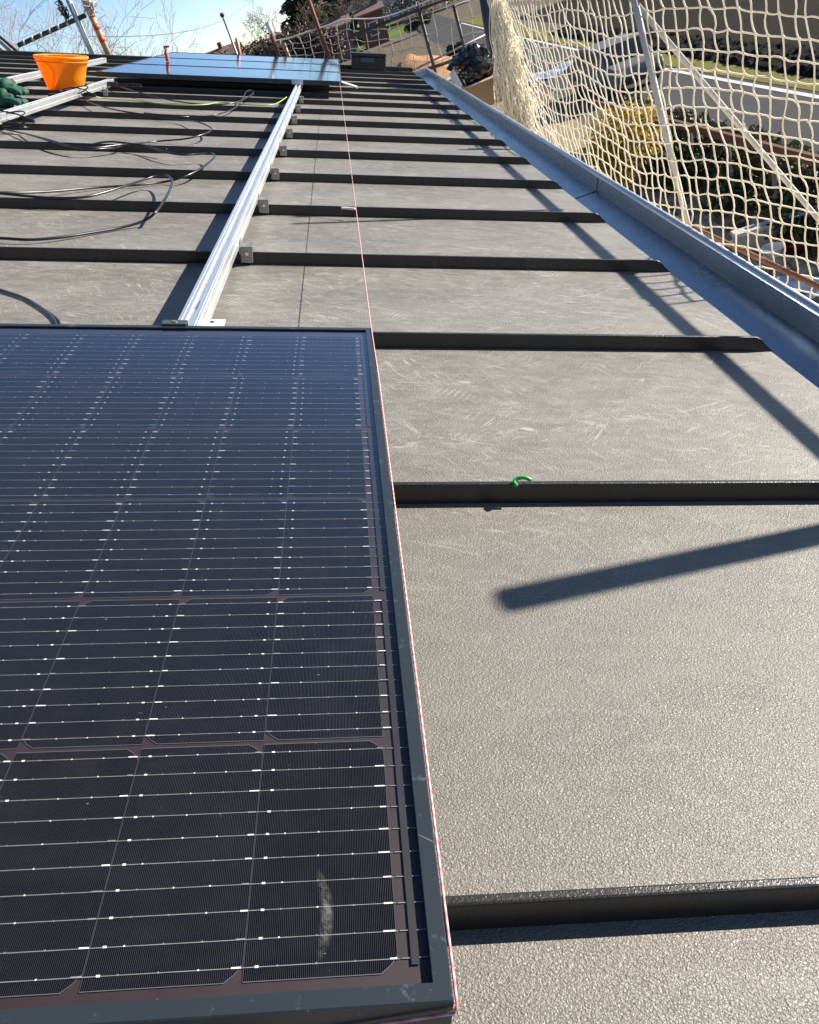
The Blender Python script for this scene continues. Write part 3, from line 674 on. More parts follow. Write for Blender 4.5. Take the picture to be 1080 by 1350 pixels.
# black tool case at the far edge of the roof
cs = rthing('tool_case', 'black plastic tool case at the far roof edge', 'tool case', (0.385, 11.02, -D+0.004))
m = MB(); m.box((-0.20,-0.12,0.0),(0.22,0.16,0.15)); bevel(m.build('case_body', BLACKPL, cs), 0.012)
m = MB(); m.box((-0.205,-0.125,0.15),(0.225,0.165,0.185)); bevel(m.build('lid', BLACKPL, cs), 0.01)
m = MB(); m.box((-0.085,-0.128,0.09),(0.075,-0.1205,0.135)); m.build('badge', simple('blue_grey_label', (0.06,0.09,0.13), 0.4), cs)
for sx in (-0.15, 0.14): m = MB(); m.box((sx,-0.132,0.12),(sx+0.03,-0.1205,0.17)); m.build('latch', BLACKPL, cs)

# ------------------------------------------------------------------ edge protection: guard tube, posts, nets
def rod(name, label, cat, a, b, r, mat, group=None, n=10, extra=None):
    a, b = T(*a), T(*b); o = thing(name, label, cat, a, (0,0,0), group)
    m = MB(); m.tube([Vector((0,0,0)), b-a], r, n); m.build('tube', mat, o, True)
    if extra: extra(o, b-a)
    return o
TU, TN = 1.70, 0.67
rod('guard_tube', 'galvanised guard rail tube over the side net', 'guard rail', (TU, 0.2, TN), (TU, 8.6, TN), 0.0175, GALV)
def coupler(o, d):
    pass
def post(label, top, length, r=0.0242, mat=GALV, lean=Vector((0,0,0))):
    topw = T(*top); o = thing('guard_post', label, 'post', topw + Vector((0,0,-length)), (0,0,0), 'guard posts along the eave')
    m = MB(); m.tube([Vector((0,0,0)), Vector((0,0,length))], r, 12); m.build('tube', mat, o, True)
    return o
tip = Vector((0.171, 0.511, -D)) + sun_roof*1.2
p = post('galvanised guard post standing just past the near end of the gutter', tuple(tip), tip.z*0+5.4)
hc = T(TU, tip.y, TN); m = MB(); m.box((-0.045,-0.035,-0.035),(0.05,0.035,0.035)); cp = m.build('coupler', STEEL, p); cp.location = hc - Vector(p.location) - Vector((0.01,0,0))
pa, pb = at_v(912,318,4.75), at_v(836,-2,4.75)
dv_ = (pb-pa); 
rod('guard_post', 'pale steel post leaning behind the side net', 'post', tuple(pa - dv_*1.0), tuple(pb + dv_*0.06), 0.0185, DULLG, 'guard posts along the eave')
ba, bb = Vector((1.55, 4.78, 0.63)), at_u(1080,290,3.0)
dd = bb-ba
rod('brace_tube', 'pale diagonal brace tube crossing behind the side net', 'brace', tuple(ba), tuple(ba+dd*2.2), 0.0165, DULLG)
for i, (u, v, lab) in enumerate(((1.715, 3.14, 'thin steel rod tied upright to the guard tube, nearer one'), (1.715, 3.22, 'thin steel rod tied upright to the guard tube, farther one'))):
    rod('tie_rod', lab, 'rod', (u, v, TN-0.02), (u-0.30, v+0.03*i, TN+0.62), 0.011, RUST, 'thin rods on the guard tube')
# side net
path = [(1.85,9.2),(1.85,8.0),(1.85,7.0),(1.85,6.0),(1.85,5.2),(1.86,4.75),(1.90,4.55),(2.02,4.42),(2.20,4.31),(2.38,4.20),(2.56,4.08),(2.70,3.94),(2.74,3.7),(2.62,3.35),(2.35,2.95),(2.05,2.5),(1.92,2.25),(1.88,2.05)]  # unseen last leg bends back towards the roof, shaped to cast mesh shadows
pp = smooth_pts([(a, b, 0.05) for a, b in path], 12)
acc = [0.0]
for a, b in zip(pp[:-1], pp[1:]): acc.append(acc[-1]+(b-a).length)
def along(s):
    s = max(0, min(acc[-1]-1e-6, s)); lo = 0
    while acc[lo+1] < s: lo += 1
    f = (s-acc[lo])/(acc[lo+1]-acc[lo]); return pp[lo].lerp(pp[lo+1], f)
DOWN = Vector((0.365, 0, -0.93)); DOWN.normalize()
TOPOFF = 0.655
CELLW, CELLH = 0.066, 0.096
STN = []
_s = acc[-1]
while _s > 0:
    STN.append(_s); _v = 0
    lo = 0
    while acc[lo+1] < _s - 1e-9: lo += 1
    _s -= CELLW*(1.0 + 1.0*min(1, max(0, (pp[lo].y-4.45)/0.5)))
NVER = len(STN); NHOR = 20
rn = random.Random(3)
jit = {}
def sag(s, v):
    a = abs((v - 4.4) % 2.1 - 1.05)/1.05            # 1 at hang points, 0 midway
    return (1-a**1.3)
def knot(i, j):
    if (i, j) not in jit: jit[(i, j)] = (rn.gauss(0, .0045), rn.gauss(0, .004), rn.gauss(0, .006))
    a, b, c = jit[(i, j)]
    p = along(STN[i] + a); s = sag(0, p.y); hs = 1.0 + 0.08*min(1, max(0, (p.y-4.4)/2.5))
    h = j*CELLH*hs + b + s*(0.045 + 0.065*min(1, j/4)) + 0.012*sin(p.y*1.9+1.0)*min(1, j/3)
    drift = 0.010*sin(j*0.8+p.y*1.3) + c
    return p + UPU*0 + (-DOWN)*TOPOFF + DOWN*h + Vector((drift, 0.016*sin(p.y*2.6+j*0.35), 0))
UPU = UP
net = rthing('safety_net', 'cream knotted safety net hung along the eave beyond the gutter', 'safety net', (0,0,0))
nv = MB()
def wavy(m, P, r, amp, ns=3, n=5):
    out = []
    for i in range(len(P)-1):
        a, b = P[i], P[i+1]
        off = Vector((rn.gauss(0,amp), rn.gauss(0,amp), rn.gauss(0,amp*0.8)))
        for k in range(ns): t = k/ns; out.append(a.lerp(b, t) + off*sin(pi*t))
    out.append(P[-1]); m.tube(out, r, n, caps=False)
RN = 0.0045
for i in range(NVER): wavy(nv, [knot(i, j) for j in range(NHOR)], RN, 0.006)
nv.build('upright_cords', NETM, net, True)['kind'] = 'stuff'
nh = MB()
for j in range(NHOR): wavy(nh, [knot(i, j) for i in range(NVER)], RN, 0.0045)
nh.build('cross_cords', NETM, net, True)['kind'] = 'stuff'
nk = MB()
for i in range(NVER):
    for j in range(NHOR):
        k = knot(i, j); r_ = 0.0056
        nk.obox(k, (r_,0,0), (0,r_,0), (0,0,r_))
nk.build('knots', NETM, net, True)['kind'] = 'stuff'
# gathered end of the net, bunched up and hanging beside the far post
gn = rthing('gathered_net', 'bunched end of the safety net hanging beside the dark post', 'safety net', (0,0,0))
gm2 = MB()
a0, a1 = at_v(652,-14,8.7), at_v(690,190,8.7)
for i in range(280):
    t0 = rn.random(); w = 0.22
    P = []
    ph = rn.random()*6; off = rn.gauss(0, .5)*w*0.55; tilt = rn.gauss(0, .09)
    k0 = rn.uniform(-.05, .5); k1 = min(1.05, k0+rn.uniform(.4,.9))
    nseg = 9
    for k in range(nseg):
        f = k0+(k1-k0)*k/(nseg-1); c = a0.lerp(a1, f); spread = 0.55+0.75*f
        P.append(c + Vector(((off+tilt*(f-k0))*spread + 0.018*sin(ph+f*22), rn.gauss(0,.05), rn.gauss(0,.006))))
    gm2.tube(P, 0.0048, 5, caps=False)
for i in range(170):
    f = rn.random(); c = a0.lerp(a1, f); spread = 0.55+0.75*f
    x0 = rn.uniform(-.13,.03)*spread; P = [c+Vector((x0+0.03*k*spread, rn.gauss(0,.03), -0.030*sin(k*pi/4)+rn.gauss(0,.006))) for k in range(5)]
    gm2.tube(P, 0.0048, 5, caps=False)
gm2.build('loose_folds', NETM, gn, True)['kind'] = 'stuff'

# scaffold deck beyond the gutter end with cardboard box and bag
dk = thing('scaffold_deck', 'planked scaffold deck just beyond the far end of the gutter', 'scaffold deck', T(1.75, 8.8, -0.82))
for i in range(4):
    m = MB(); m.box((-0.52+0.27*i, -0.9, -0.04), (-0.27+0.27*i, 1.3, 0.0)); bevel(m.build('plank', STEELBOARD, dk), 0.004)
for yy in (-0.7, 1.1):
    for xx in (-0.5, 0.5):
        m = MB(); m.tube([(xx,yy,-T(1.75,8.8,-0.82).z), (xx,yy,-0.04)], 0.024, 8); m.build('leg', GALV, dk, True)
bx_c = at_v(628,118,9.0)
bxw = T(*at_v(641,119,9.0))
def card(): 
    o = thing('cardboard_box', 'brown cardboard box under the black bag beyond the gutter', 'box', bxw + Vector((0.0,0.0,-0.13)), (0,0,0.10))
    m = MB(); m.box((-0.24,-0.16,0),(0.24,0.16,0.245)); m.build('carton', CARD, o)
    m = MB(); m.box((-0.24,-0.26,0.2455),(0.24,-0.155,0.2495)); f = m.build('flap', simple('pale_carton_edge', (0.5,0.42,0.34), 0.8), o); 
    m = MB(); m.box((-0.24,0.155,0.246),(0.24,0.33,0.250)); m.build('flap', CARD, o)
    m = MB(); m.box((-0.03,-0.1615,0.0),(0.03,-0.1602,0.245)); m.build('tape', simple('parcel_tape', (0.3,0.2,0.12), 0.3), o)
card()
# crumpled bag
def bag():
    o = thing('rubbish_bag', 'crumpled shiny black bag lying on the cardboard box', 'bag', bxw + Vector((-0.07,0.02,0.105)))
    bm = bmesh.new(); bmesh.ops.create_icosphere(bm, subdivisions=4, radius=1.0)
    from mathutils import noise as nz
    for v in bm.verts:
        p = v.co.copy(); d = 1 + 0.42*nz.noise(p*1.5+Vector((3,1,0))) + 0.30*abs(nz.noise(p*3.2)) + 0.09*nz.noise(p*8.0)
        v.co = Vector((p.x*0.21*d, p.y*0.19*d, p.z*0.16*d + 0.145)); v.co.z = max(v.co.z, 0.012 if v.co.y > -0.15 else -0.10)
    me = bpy.data.meshes.new('film'); bm.to_mesh(me); bm.free(); me.materials.append(BAGM); link('film', me, o)
    m = MB(); m.face([(-0.27,-0.10,0.16),(-0.22,-0.20,0.0),(-0.17,-0.18,0.03),(-0.21,-0.12,0.20)]); 
    s_ = m.build('torn_white_film', WHITE, o); sl = s_.modifiers.new('t','SOLIDIFY'); sl.thickness = 0.004
bag()
# dark post (wrapped) left of the gathered net
rod('wrapped_post', 'thick dark blue grey post left of the gathered net', 'post', tuple(at_v(652,75,9.4)), tuple(at_v(638,-14,9.4)), 0.062, SLATE, None, 12)

# far verge guard: posts, rails, net
VG = 11.45
def vpost(label, a, b, r, mat, name='guard_post', cat='post', below=0.25):
    A, B = at_v(*a, VG), at_v(*b, VG); d = (B-A); return rod(name, label, cat, tuple(A - d.normalized()*below), tuple(B), r, mat, 'guard posts on the far roof edge')
vpost('rusty red post on the far edge above the panels corner', (434,76), (402,-14), 0.026, RUST)
sp = vpost('short rusty post with a white top left of the far net', (366,70), (353,29), 0.026, RUST)
vpost('dark rusty post rising at the end of the gutter', (574,95), (551,8), 0.022, DARKST)
vpost('dark rusty post right of the one at the gutter end', (614,70), (598,6), 0.022, DARKST)
vpost('galvanised post at upper left behind the bucket', (124,77), (86,-10), 0.034, GALV)
A, B = at_v(366,70,VG), at_v(353,29,VG)
m = MB(); P0 = Vector(sp.location); m.tube([T(*A.lerp(B,.62))-P0, T(*A.lerp(B,.97))-P0], 0.0285, 10); m.build('tape_collar', WHITE, sp, True)
def striped(o, d):
    for k in range(4):
        m = MB(); m.tube([d*(0.25+k*0.19), d*(0.25+k*0.19+0.10)], 0.0395, 10); m.build('red_band', ORANGER, o, True)
A, B = at_v(145,76,VG), at_v(108,-8,VG)
rod('barrier_post', 'pale post with red bands at upper left', 'post', tuple(A), tuple(B), 0.037, WOOD, None, 10, striped)
# clutter of ties on the barrier post top
r = thing('net_bundle', 'knotted clump of cord at the top of the red banded post', 'cord', T(*at_v(119,9,VG-0.05)))
m = MB()
for i in range(26):
    P = [Vector((rn.gauss(0,.042), rn.gauss(0,.03), rn.gauss(0,.05))) for _ in range(5)]; m.tube(smooth_pts(P, 3), 0.006, 4)
m.build('cord', NETG, r, True)
r = thing('net_bundle', 'knotted clump of dark cord on the galvanised post', 'cord', T(*at_v(84,14,VG-0.05)))
m = MB()
for i in range(16):
    P = [Vector((rn.gauss(0,.03), rn.gauss(0,.03), rn.gauss(0,.06))) for _ in range(5)]; m.tube(smooth_pts(P, 3), 0.006, 4)
m.build('cord', simple('dark_cord', (0.06,0.05,0.05), 0.8), r, True)
def bands(o, d):
    for k in range(7):
        m = MB(); m.tube([d*(0.08+k*0.128), d*(0.08+k*0.128+0.030)], 0.031, 8); m.build('tie', ROPE, o, True)
rod('guard_rail', 'dark guard rail wound with pale ties at upper left', 'guard rail', tuple(at_v(24,60,VG)), tuple(at_v(113,20,VG)), 0.0265, DARKST, None, 10, bands)
# stack of light battens at far left edge
bt_ = thing('batten_bundle', 'bundle of pale timber battens at the left picture edge', 'battens', T(*at_v(8,76,VG+0.1)))
for i in range(7):
    m = MB(); x = -0.22+0.063*i; h = 0.21+0.02*((i*3) % 4)
    m.obox(Vector((x-0.05,0,h/2)), (0.018,0,0), (0,0.02,0), Vector((-0.07,0,h/2))); m.build('batten', WOOD if i % 3 else DARKST, bt_)
rod('guard_rail', 'upper dark rail of the far net, right half', 'guard rail', tuple(at_v(462,48,VG)), tuple(at_v(640,-22,VG)), 0.021, DARKST)
rod('guard_rail', 'middle dark rail passing behind the black tool case', 'guard rail', tuple(at_v(430,62,VG+.2)), tuple(at_v(640,-6,VG+.2)), 0.017, DARKST)
rod('guard_rail', 'low dark rail right of the gutter end', 'guard rail', tuple(at_v(545,98,VG)), tuple(at_v(604,77,VG)), 0.021, DARKST)
rod('guard_rail', 'thin grey rail behind the low rail at the gutter end', 'guard rail', tuple(at_v(538,96,VG+.3)), tuple(at_v(640,46,VG+.3)), 0.013, STEEL)
# far net: top rope and cords
def fnet():
    o = rthing('safety_net', 'pale net strung between rusty posts along the far roof edge', 'safety net', (0,0,0))
    rope = [at_v(x, y, VG) for x, y in ((356,55),(368,53),(382,50),(400,44),(418,38),(434,33),(450,27),(466,25),(485,25),(505,23),(525,17),(545,9),(565,1),(590,-10),(625,-26))]
    low = [at_v(x, y, VG) for x, y in ((372,84),(384,84),(398,85),(414,86),(430,87),(446,88),(462,89),(478,90),(496,92),(514,93),(534,95),(556,97),(580,97),(606,90),(645,78))]
    m = MB(); m.tube(smooth_pts(rope, 4), 0.009, 6); m.build('top_rope', ROPE, o, True)
    R_, L_ = smooth_pts(rope, 4), smooth_pts(low, 4); N = len(R_); m = MB()
    nvs = 19
    for i in range(nvs):
        f = (i+0.5)/nvs*(N-1); k = min(N-2, int(f)); a = R_[k].lerp(R_[k+1], f-k); b = L_[k].lerp(L_[k+1], f-k)
        P = [a.lerp(b, t/5) + Vector((rn.gauss(0,.014),0,rn.gauss(0,.012))) for t in range(6)]; m.tube(smooth_pts(P, 3), 0.0065, 4, caps=False)
    for j in range(1, 5):
        P = [R_[k].lerp(L_[k], j/5 + 0.02*sin(k*0.7)) + Vector((0,0,rn.gauss(0,.008)-0.02*abs(sin(k*pi/9)))) for k in range(0, N, 2)]; m.tube(P, 0.0055, 4, caps=False)
    m.build('cords', NETG, o, True)['kind'] = 'stuff'
fnet()
for k, (x, y) in enumerate(((403,66),(388,64))): pass
vpost('orange and white marker stick left of the far panels edge', (316,72), (312,50), 0.022, MARK, 'marker_stick', 'stick', 0.1)
vpost('orange and white marker stick near the first far post', (381,75), (374,57), 0.022, MARK, 'marker_stick', 'stick', 0.1)

# rusty ledger tube just outside the gutter
lg0, lg1 = at_u(900,293,2.6), at_u(1120,397,2.4)
rod('ledger_tube', 'rusty flat ledger just outside the gutter at right', 'scaffold tube', tuple(lg0 + (lg0-lg1)*1.2), tuple(lg1 + (lg1-lg0)*0.8), 0.016, RUST)

# ------------------------------------------------------------------ beyond the road: hedges, bushes, rail, yard things
def leaves(m, c, rad, n, size, rnd, flat=1.0):
    for _ in range(n):
        d = Vector((rnd.gauss(0,1), rnd.gauss(0,1), rnd.gauss(0,1))).normalized()*(rnd.random()**0.4)
        p = Vector(c) + Vector((d.x*rad[0], d.y*rad[1], d.z*rad[2])); s = size*rnd.uniform(.6,1.4)
        a = Vector((rnd.gauss(0,1), rnd.gauss(0,1), rnd.gauss(0,1))).normalized(); b = a.orthogonal().normalized(); b = (b*cos(1.3)+a.cross(b)*sin(1.3))
        m.face([p-a*s, p+b*s*0.5, p+a*s, p-b*s*0.5])
def bush(name, label, cat, loc, rad, n, size, mat, seed, lumps=7, stems=True, group=None, bark=None):
    rnd = random.Random(seed); o = thing(name, label, cat, loc, (0,0,0), group); m = MB()
    for k in range(lumps):
        c = Vector((rnd.uniform(-.6,.6)*rad[0], rnd.uniform(-.6,.6)*rad[1], rad[2]*rnd.uniform(.55,1.35)))
        leaves(m, c, (rad[0]*.5, rad[1]*.5, rad[2]*.55), n//lumps, size, rnd)
    m.build('foliage', mat, o)
    if stems:
        s = MB()
        for k in range(9):
            a = rnd.random()*6.28; s.tube([(0.1*cos(a),0.1*sin(a),0), (rad[0]*.4*cos(a),rad[1]*.4*sin(a),rad[2]*.9), (rad[0]*.7*cos(a),rad[1]*.7*sin(a),rad[2]*1.7)], [0.03,0.02,0.006], 5)
        tag(s.build('stems', bark or BARK, o), kind='stuff')
    return o
def hedge(name, label, a, b, w, h, n, size, mat, seed):
    rnd = random.Random(seed); a, b = Vector((*a,0)), Vector((*b,0)); o = thing(name, label, 'hedge', a); m = MB(); d = b-a; L = d.length; N = max(4, int(L/0.9))
    for k in range(N):
        c = d*((k+.5)/N) + Vector((rnd.gauss(0,.12),0,h*0.52)); leaves(m, c, (w*.6, L/N*.75, h*.55*rnd.uniform(.85,1.15)), n//N, size, rnd)
    m.build('foliage', mat, o); s = MB()
    for k in range(N*2):
        c = d*((k+.5)/(2*N)); s.tube([c, c+Vector((rnd.gauss(0,.1),rnd.gauss(0,.15),h*.8))], [0.025,0.008], 5)
    tag(s.build('stems', BARK, o), kind='stuff')
SOIL = mat_ground('dark_wet_soil', (0.012, 0.011, 0.011), (0.022, 0.020, 0.018), (0.035, 0.030, 0.024), 1.5, 1.0)
from mathutils import noise as nz
so = MB(); NX, NY = 16, 420
for i in range(NX+1):
    for j in range(NY+1):
        y = 2 + 52*j/NY; x = 11.05 + (y-20)*0.022 + 1.75*i/NX; e = min(1, i/2.0, (NX-i)/2.0)
        so.v.append((x + 0.08*nz.noise(Vector((y*2, i, 0))), y, 0.006 + e*max(0, 0.10 + 0.13*nz.noise(Vector((x*2.2, y*2.2, 0))) + 0.09*nz.noise(Vector((x*6, y*6, 3))))))
for i in range(NX):
    for j in range(NY): a = i*(NY+1)+j; so.f.append([a, a+NY+1, a+NY+2, a+1]); so.m.append(0)
so.build('dark_soil', SOIL)['kind'] = 'structure'
hedge('hedge', 'scrubby dark hedge between the near yard and the road', (6.75,9.5), (6.6,23), 0.8, 0.95, 7500, 0.07, LEAFH, 8)
hedge('hedge', 'low ivy bank in deep shade below the rusty rail', (6.0,10.5), (5.9,21), 0.7, 0.55, 6000, 0.06, LEAFD, 9)
# rusty roadside rail with posts
rr = thing('roadside_rail', 'long rusty rail on stub posts beside the hedge and road', 'railing', (0,0,0))
g1, g2 = at_g(1095,216,1.15), at_g(800,140,1.15)
m = MB(); dirv = (g2-g1).normalized(); m.obox((g1+g2)/2, dirv*((g2-g1).length/2+1), Vector((-dirv.y,dirv.x,0))*0.035, Vector((0,0,0.07))); m.build('rail_beam', RUST, rr)
for k in range(7):
    p_ = g1.lerp(g2, k/6); m = MB(); m.tube([(p_.x,p_.y,0),(p_.x,p_.y,1.08)], 0.05, 8); m.build('post', BARK, rr)
bush('yellow_bush', 'yellow blossoming bush behind the side net', 'bush', tuple(at_g(832, 262)), (0.85,1.0,1.0), 4200, 0.05, LEAFY, 11, 14)
bush('shrub', 'dark evergreen shrub in the shade right of the yellow bush', 'bush', (5.6, 16.2, 0), (0.7,0.9,0.5), 3500, 0.05, LEAFD, 12, 6)
# stones
sb = MB(); rs = random.Random(4)
for i in range(420):
    x, y = rs.uniform(4.3,6.2), rs.uniform(10.5,18.5); s = rs.uniform(.04,.16)
    k = len(sb.v)
    for dx, dy, dz in ((-1,-.8,0),(1,-1,0),(.9,1,0),(-1,.9,0),(-.6,-.5,1),(.6,-.6,.9),(.5,.6,1.1),(-.5,.6,.9)): sb.v.append((x+dx*s*rs.uniform(.7,1.2), y+dy*s*rs.uniform(.7,1.2), dz*s*0.9))
    for q in ((4,5,6,7),(0,1,5,4),(1,2,6,5),(2,3,7,6),(3,0,4,7)): sb.f.append([k+j for j in q]); sb.m.append(0)
o = sb.build('rubble_stones', STONE); tag(o, 'scatter of grey rubble stones on the shaded bank', 'stones', kind='stuff')
# things in the yard
w1, w2 = at_g(970,338), at_g(1110,296)
lw = thing('low_wall', 'low grey concrete wall behind the white bucket', 'wall', (0,0,0))
m = MB(); dv2 = (w2-w1); nn = Vector((-dv2.y,dv2.x,0)).normalized()*0.09
m.obox((w1+w2)/2+Vector((0,0,0.16)), dv2*0.5, nn, (0,0,0.16)); m.build('wall_body', CONCRETE, lw)
m = MB(); m.obox((w1+w2)/2+Vector((0,0,0.35)), dv2*0.505, nn*1.3, (0,0,0.028)); m.build('coping', simple('pale_concrete', (0.5,0.5,0.49), 0.8), lw)
wb2 = thing('bucket', 'white plastic bucket on the ground below the gutter', 'bucket', at_g(1021,352), (0,0,0))
m = MB(); m.lathe([(0.0005,0),(0.125,0),(0.155,0.30),(0.165,0.30),(0.165,0.32),(0.148,0.32),(0.120,0.01),(0.0005,0.01)], 24); m.build('shell', WHITE, wb2, True)
m = MB(); m.tube(smooth_pts([(-.16,0,.29),(-.1,-.16,.2),(.1,-.16,.2),(.16,0,.29)],5), 0.005, 5); m.build('handle', STEEL, wb2, True)
rt = thing('plastic_tub', 'dark red plastic tub right of the white bucket', 'tub', at_g(1048,336))
m = MB(); m.lathe([(0.0005,0),(0.2,0),(0.25,0.22),(0.27,0.22),(0.27,0.24),(0.235,0.24),(0.19,0.02),(0.0005,0.02)], 20); m.build('shell', REDD, rt, True)
m = MB(); m.lathe([(0.0005,0.12),(0.21,0.13)], 20); m.build('water', simple('dirty_water', (0.03,0.035,0.04), 0.05), rt)
bs = thing('plastic_sheet', 'pale blue plastic sheet spread at the right edge of the yard', 'sheet', at_g(1068,374))
m = MB(); N_ = 10
for i in range(N_+1):
    for j in range(N_+1): m.v.append((-0.8+1.6*i/N_, -0.5+1.0*j/N_, 0.05+0.05*sin(i*1.1+j*.6)+0.03*sin(j*1.7)))
for i in range(N_):
    for j in range(N_): a = i*(N_+1)+j; m.f.append([a, a+N_+1, a+N_+2, a+1]); m.m.append(0)
m.build('film', BLUEW, bs, True)
b2 = copy_tree(bs); b2.location = at_g(728, 98); b2.scale = (1.5, 2.2, 1.6); b2['label'] = 'pale blue plastic sheet far off on the ground beyond the cardboard box'
tb = thing('timber_plank', 'pale timber plank lying behind the blue sheet', 'plank', (0,0,0))
q1, q2 = at_g(1030,360), at_g(1100,325); m = MB(); dv3 = q2-q1; m.obox((q1+q2)/2+Vector((0,0,.03)), dv3*.5, Vector((-dv3.y,dv3.x,0)).normalized()*0.06, (0,0,0.025)); m.build('board', WOOD, tb)

# cars
def car(label, loc, rz, paint):
    o = thing('parked_car', label, 'car', loc, (0,0,rz), 'cars parked beside the road')
    W, L = 0.85, 2.05
    low = [(-L,.28),(-L,.62),(-L+.1,.82),(-1.35,.92),(-.75,1.40),(.75,1.44),(1.5,.98),(L-.05,.90),(L,.60),(L,.28)]
    m = MB(); m.prism(low, (0,1,0), (0,0,1), (-W,0,0), (2*W,0,0)); b = m.build('body', paint, o); bevel(b, 0.08, 3)
    for sx in (-1, 1):
        m = MB(); m.prism([(-1.15,.95),(-.70,1.33),(.68,1.37),(1.28,.98)], (0,1,0), (0,0,1), (sx*(W+.002)-0.006,0,0), (0.012,0,0)); m.build('side_window', WINDARK, o)
    m = MB(); m.obox((0,-1.07,1.165), (W*.84,0,0), Vector((0,.27,.215)), Vector((0,-.006,.0075))); m.build('windscreen', WINDARK, o)
    m = MB(); m.obox((0,1.13,1.215), (W*.84,0,0), Vector((0,.33,-.205)), Vector((0,.005,.0075))); m.build('rear_window', WINDARK, o)
    for sx in (-1, 1):
        for y in (-1.25, 1.25):
            m = MB(); m.tube([(sx*.72,y,.31),(sx*.87,y,.31)], 0.31, 18); wl = m.build('wheel', TYRE, o)
            m = MB(); m.tube([(sx*.86,y,.31),(sx*.885,y,.31)], 0.18, 12); m.build('rim', STEEL, wl)
        m = MB(); m.box((sx*.62-.15,-L-.02,.62),(sx*.62+.15,-L+.06,.76)); m.build('headlight', CHROME, o)
    m = MB(); m.box((-.7,-L-.03,.33),(.7,-L+.02,.5)); m.build('bumper', BLACKPL, o)
car('dark grey car parked behind the net above the yellow bush', at_g(812,116), 0.12, CARW)

# earth heap
hp = MB(); rs = random.Random(9); N_ = 28
from mathutils import noise as nz
for i in range(N_+1):
    for j in range(N_+1):
        x, y = -1+2*i/N_, -1+2*j/N_; r2 = math.hypot(x, y); h = max(0, 1-r2)**0.75
        h *= 1 + 0.35*nz.noise(Vector((x*3, y*3, 1))) ; hp.v.append((x, y, h + 0.05*nz.noise(Vector((x*9, y*9, 2)))*min(1, h*4) - 0.01))
for i in range(N_):
    for j in range(N_): a = i*(N_+1)+j; hp.f.append([a, a+N_+1, a+N_+2, a+1]); hp.m.append(0)
for lab, p_, sc_ in (('orange earth heap behind the black tool case', (3.9, 55, 0), (3.2, 4.5, 1.5)), ('lower orange earth heap right of the gutter end', (5.0, 43, 0), (2.0, 3.4, 0.8))):
    o = thing('earth_heap', lab, 'earth heap', p_); o.scale = sc_; link('heap', hp.mesh('heap', SANDM, True), o)

# ------------------------------------------------------------------ far buildings
def building(label, loc, rz, w, d, h, wall, roofm, wins=3, rows=2, rh=1.6, name='brick_house'):
    o = thing(name, label, 'house', loc, (0,0,rz))
    m = MB(); m.box((-w/2,0,0),(w/2,d,h)); m.build('wall', wall, o)
    m = MB(); m.prism([(-0.5,0),(d/2,rh),(d+.5,0),(d+.5,.18),(d/2,rh+.2),(-0.5,.18)], (0,1,0), (0,0,1), (-w/2-.4,0,h), (w+.8,0,0)); rf = m.build('roof', roofm, o)
    m = MB(); m.box((w*.2,d*.4,rh*.6+h),(w*.2+.7,d*.4+.7,h+rh+1.0)); m.build('chimney', wall, rf)
    for r_ in range(rows):
        for k in range(wins):
            x = -w/2 + w*(k+.5)/wins; z = h*(r_+.35)/rows
            m = MB(); m.box((x-.55,-.05,z-.1),(x+.55,.02,z+1.35)); f = m.build('window', WHITE, o)
            m = MB(); m.box((x-.45,-.08,z),(x+.45,-.051,z+1.25)); m.build('pane', WINDARK, f)
    return o
building('brown brick outbuilding behind the far net, left of the lawn gap', on_bearing(446,72,104), 0.0, 4.2, 4, 3.3, BRICK, TILE, 1, 1, 0.7)
building('narrow brown brick outbuilding behind the tool case', on_bearing(500,62,112), 0.0, 3.0, 3, 3.4, BRICK, TILE, 1, 1, 0.6)
building('long low brick building far behind, left of the rusty posts', (-24,165,0), 0.0, 12, 9, 4.2, BRICK, TILE, 5, 1, 1.5)
building('pale blue grey house at the top of the picture beyond the lawn', (6.5,190,0), -0.1, 20, 10, 6.5, PLASTERB, TILE, 5, 2, 2.0, 'far_house')
rt_ = rthing  # alias

# ------------------------------------------------------------------ trees
def bare_tree(label, loc, h, seed, mat, trunk_r=0.14, spread=0.55, depth=6, up=0.35, name='bare_tree', group='bare trees', twig=1.0):
    rnd = random.Random(seed); o = thing(name, label, 'tree', loc, (0,0,0), group); T_, B_ = MB(), MB()
    def grow(p, d, L, r, lev):
        n = 3; pts = [p]; q = p; dd = d
        for i in range(n):
            dd = (dd + Vector((rnd.gauss(0,.12), rnd.gauss(0,.12), rnd.gauss(0,.06)+up*0.06))).normalized(); q = q + dd*(L/n); pts.append(q)
        r1 = max(0.0035*twig, r*0.62)
        (T_ if lev <= 1 else B_).tube(pts, [r + (r1-r)*i/n for i in range(n+1)], 6 if lev < 2 else (4 if lev < 4 else 3), caps=False)
        if lev >= depth: return
        for k in range(rnd.choice((2,3,3)) if lev < depth-1 else 3):
            f = rnd.uniform(.45,1.0) if k else 1.0; b = pts[0].lerp(pts[-1], f) if f < 1 else q
            a = rnd.uniform(0, 6.28); ax = dd.orthogonal().normalized(); ax = (Matrix.Rotation(a, 3, dd) @ ax)
            nd = (dd*(1-spread*.35) + ax*spread*rnd.uniform(.5,1.15) + Vector((0,0,up*.25))).normalized()
            grow(b, nd, L*rnd.uniform(.62,.86), r1*rnd.uniform(.7,.95), lev+1)
    grow(Vector((0,0,0)), Vector((rnd.gauss(0,.05), rnd.gauss(0,.05), 1)).normalized(), h*0.30, trunk_r, 0)
    T_.build('trunk', mat, o, True); B_.build('crown', mat, o, True); return o
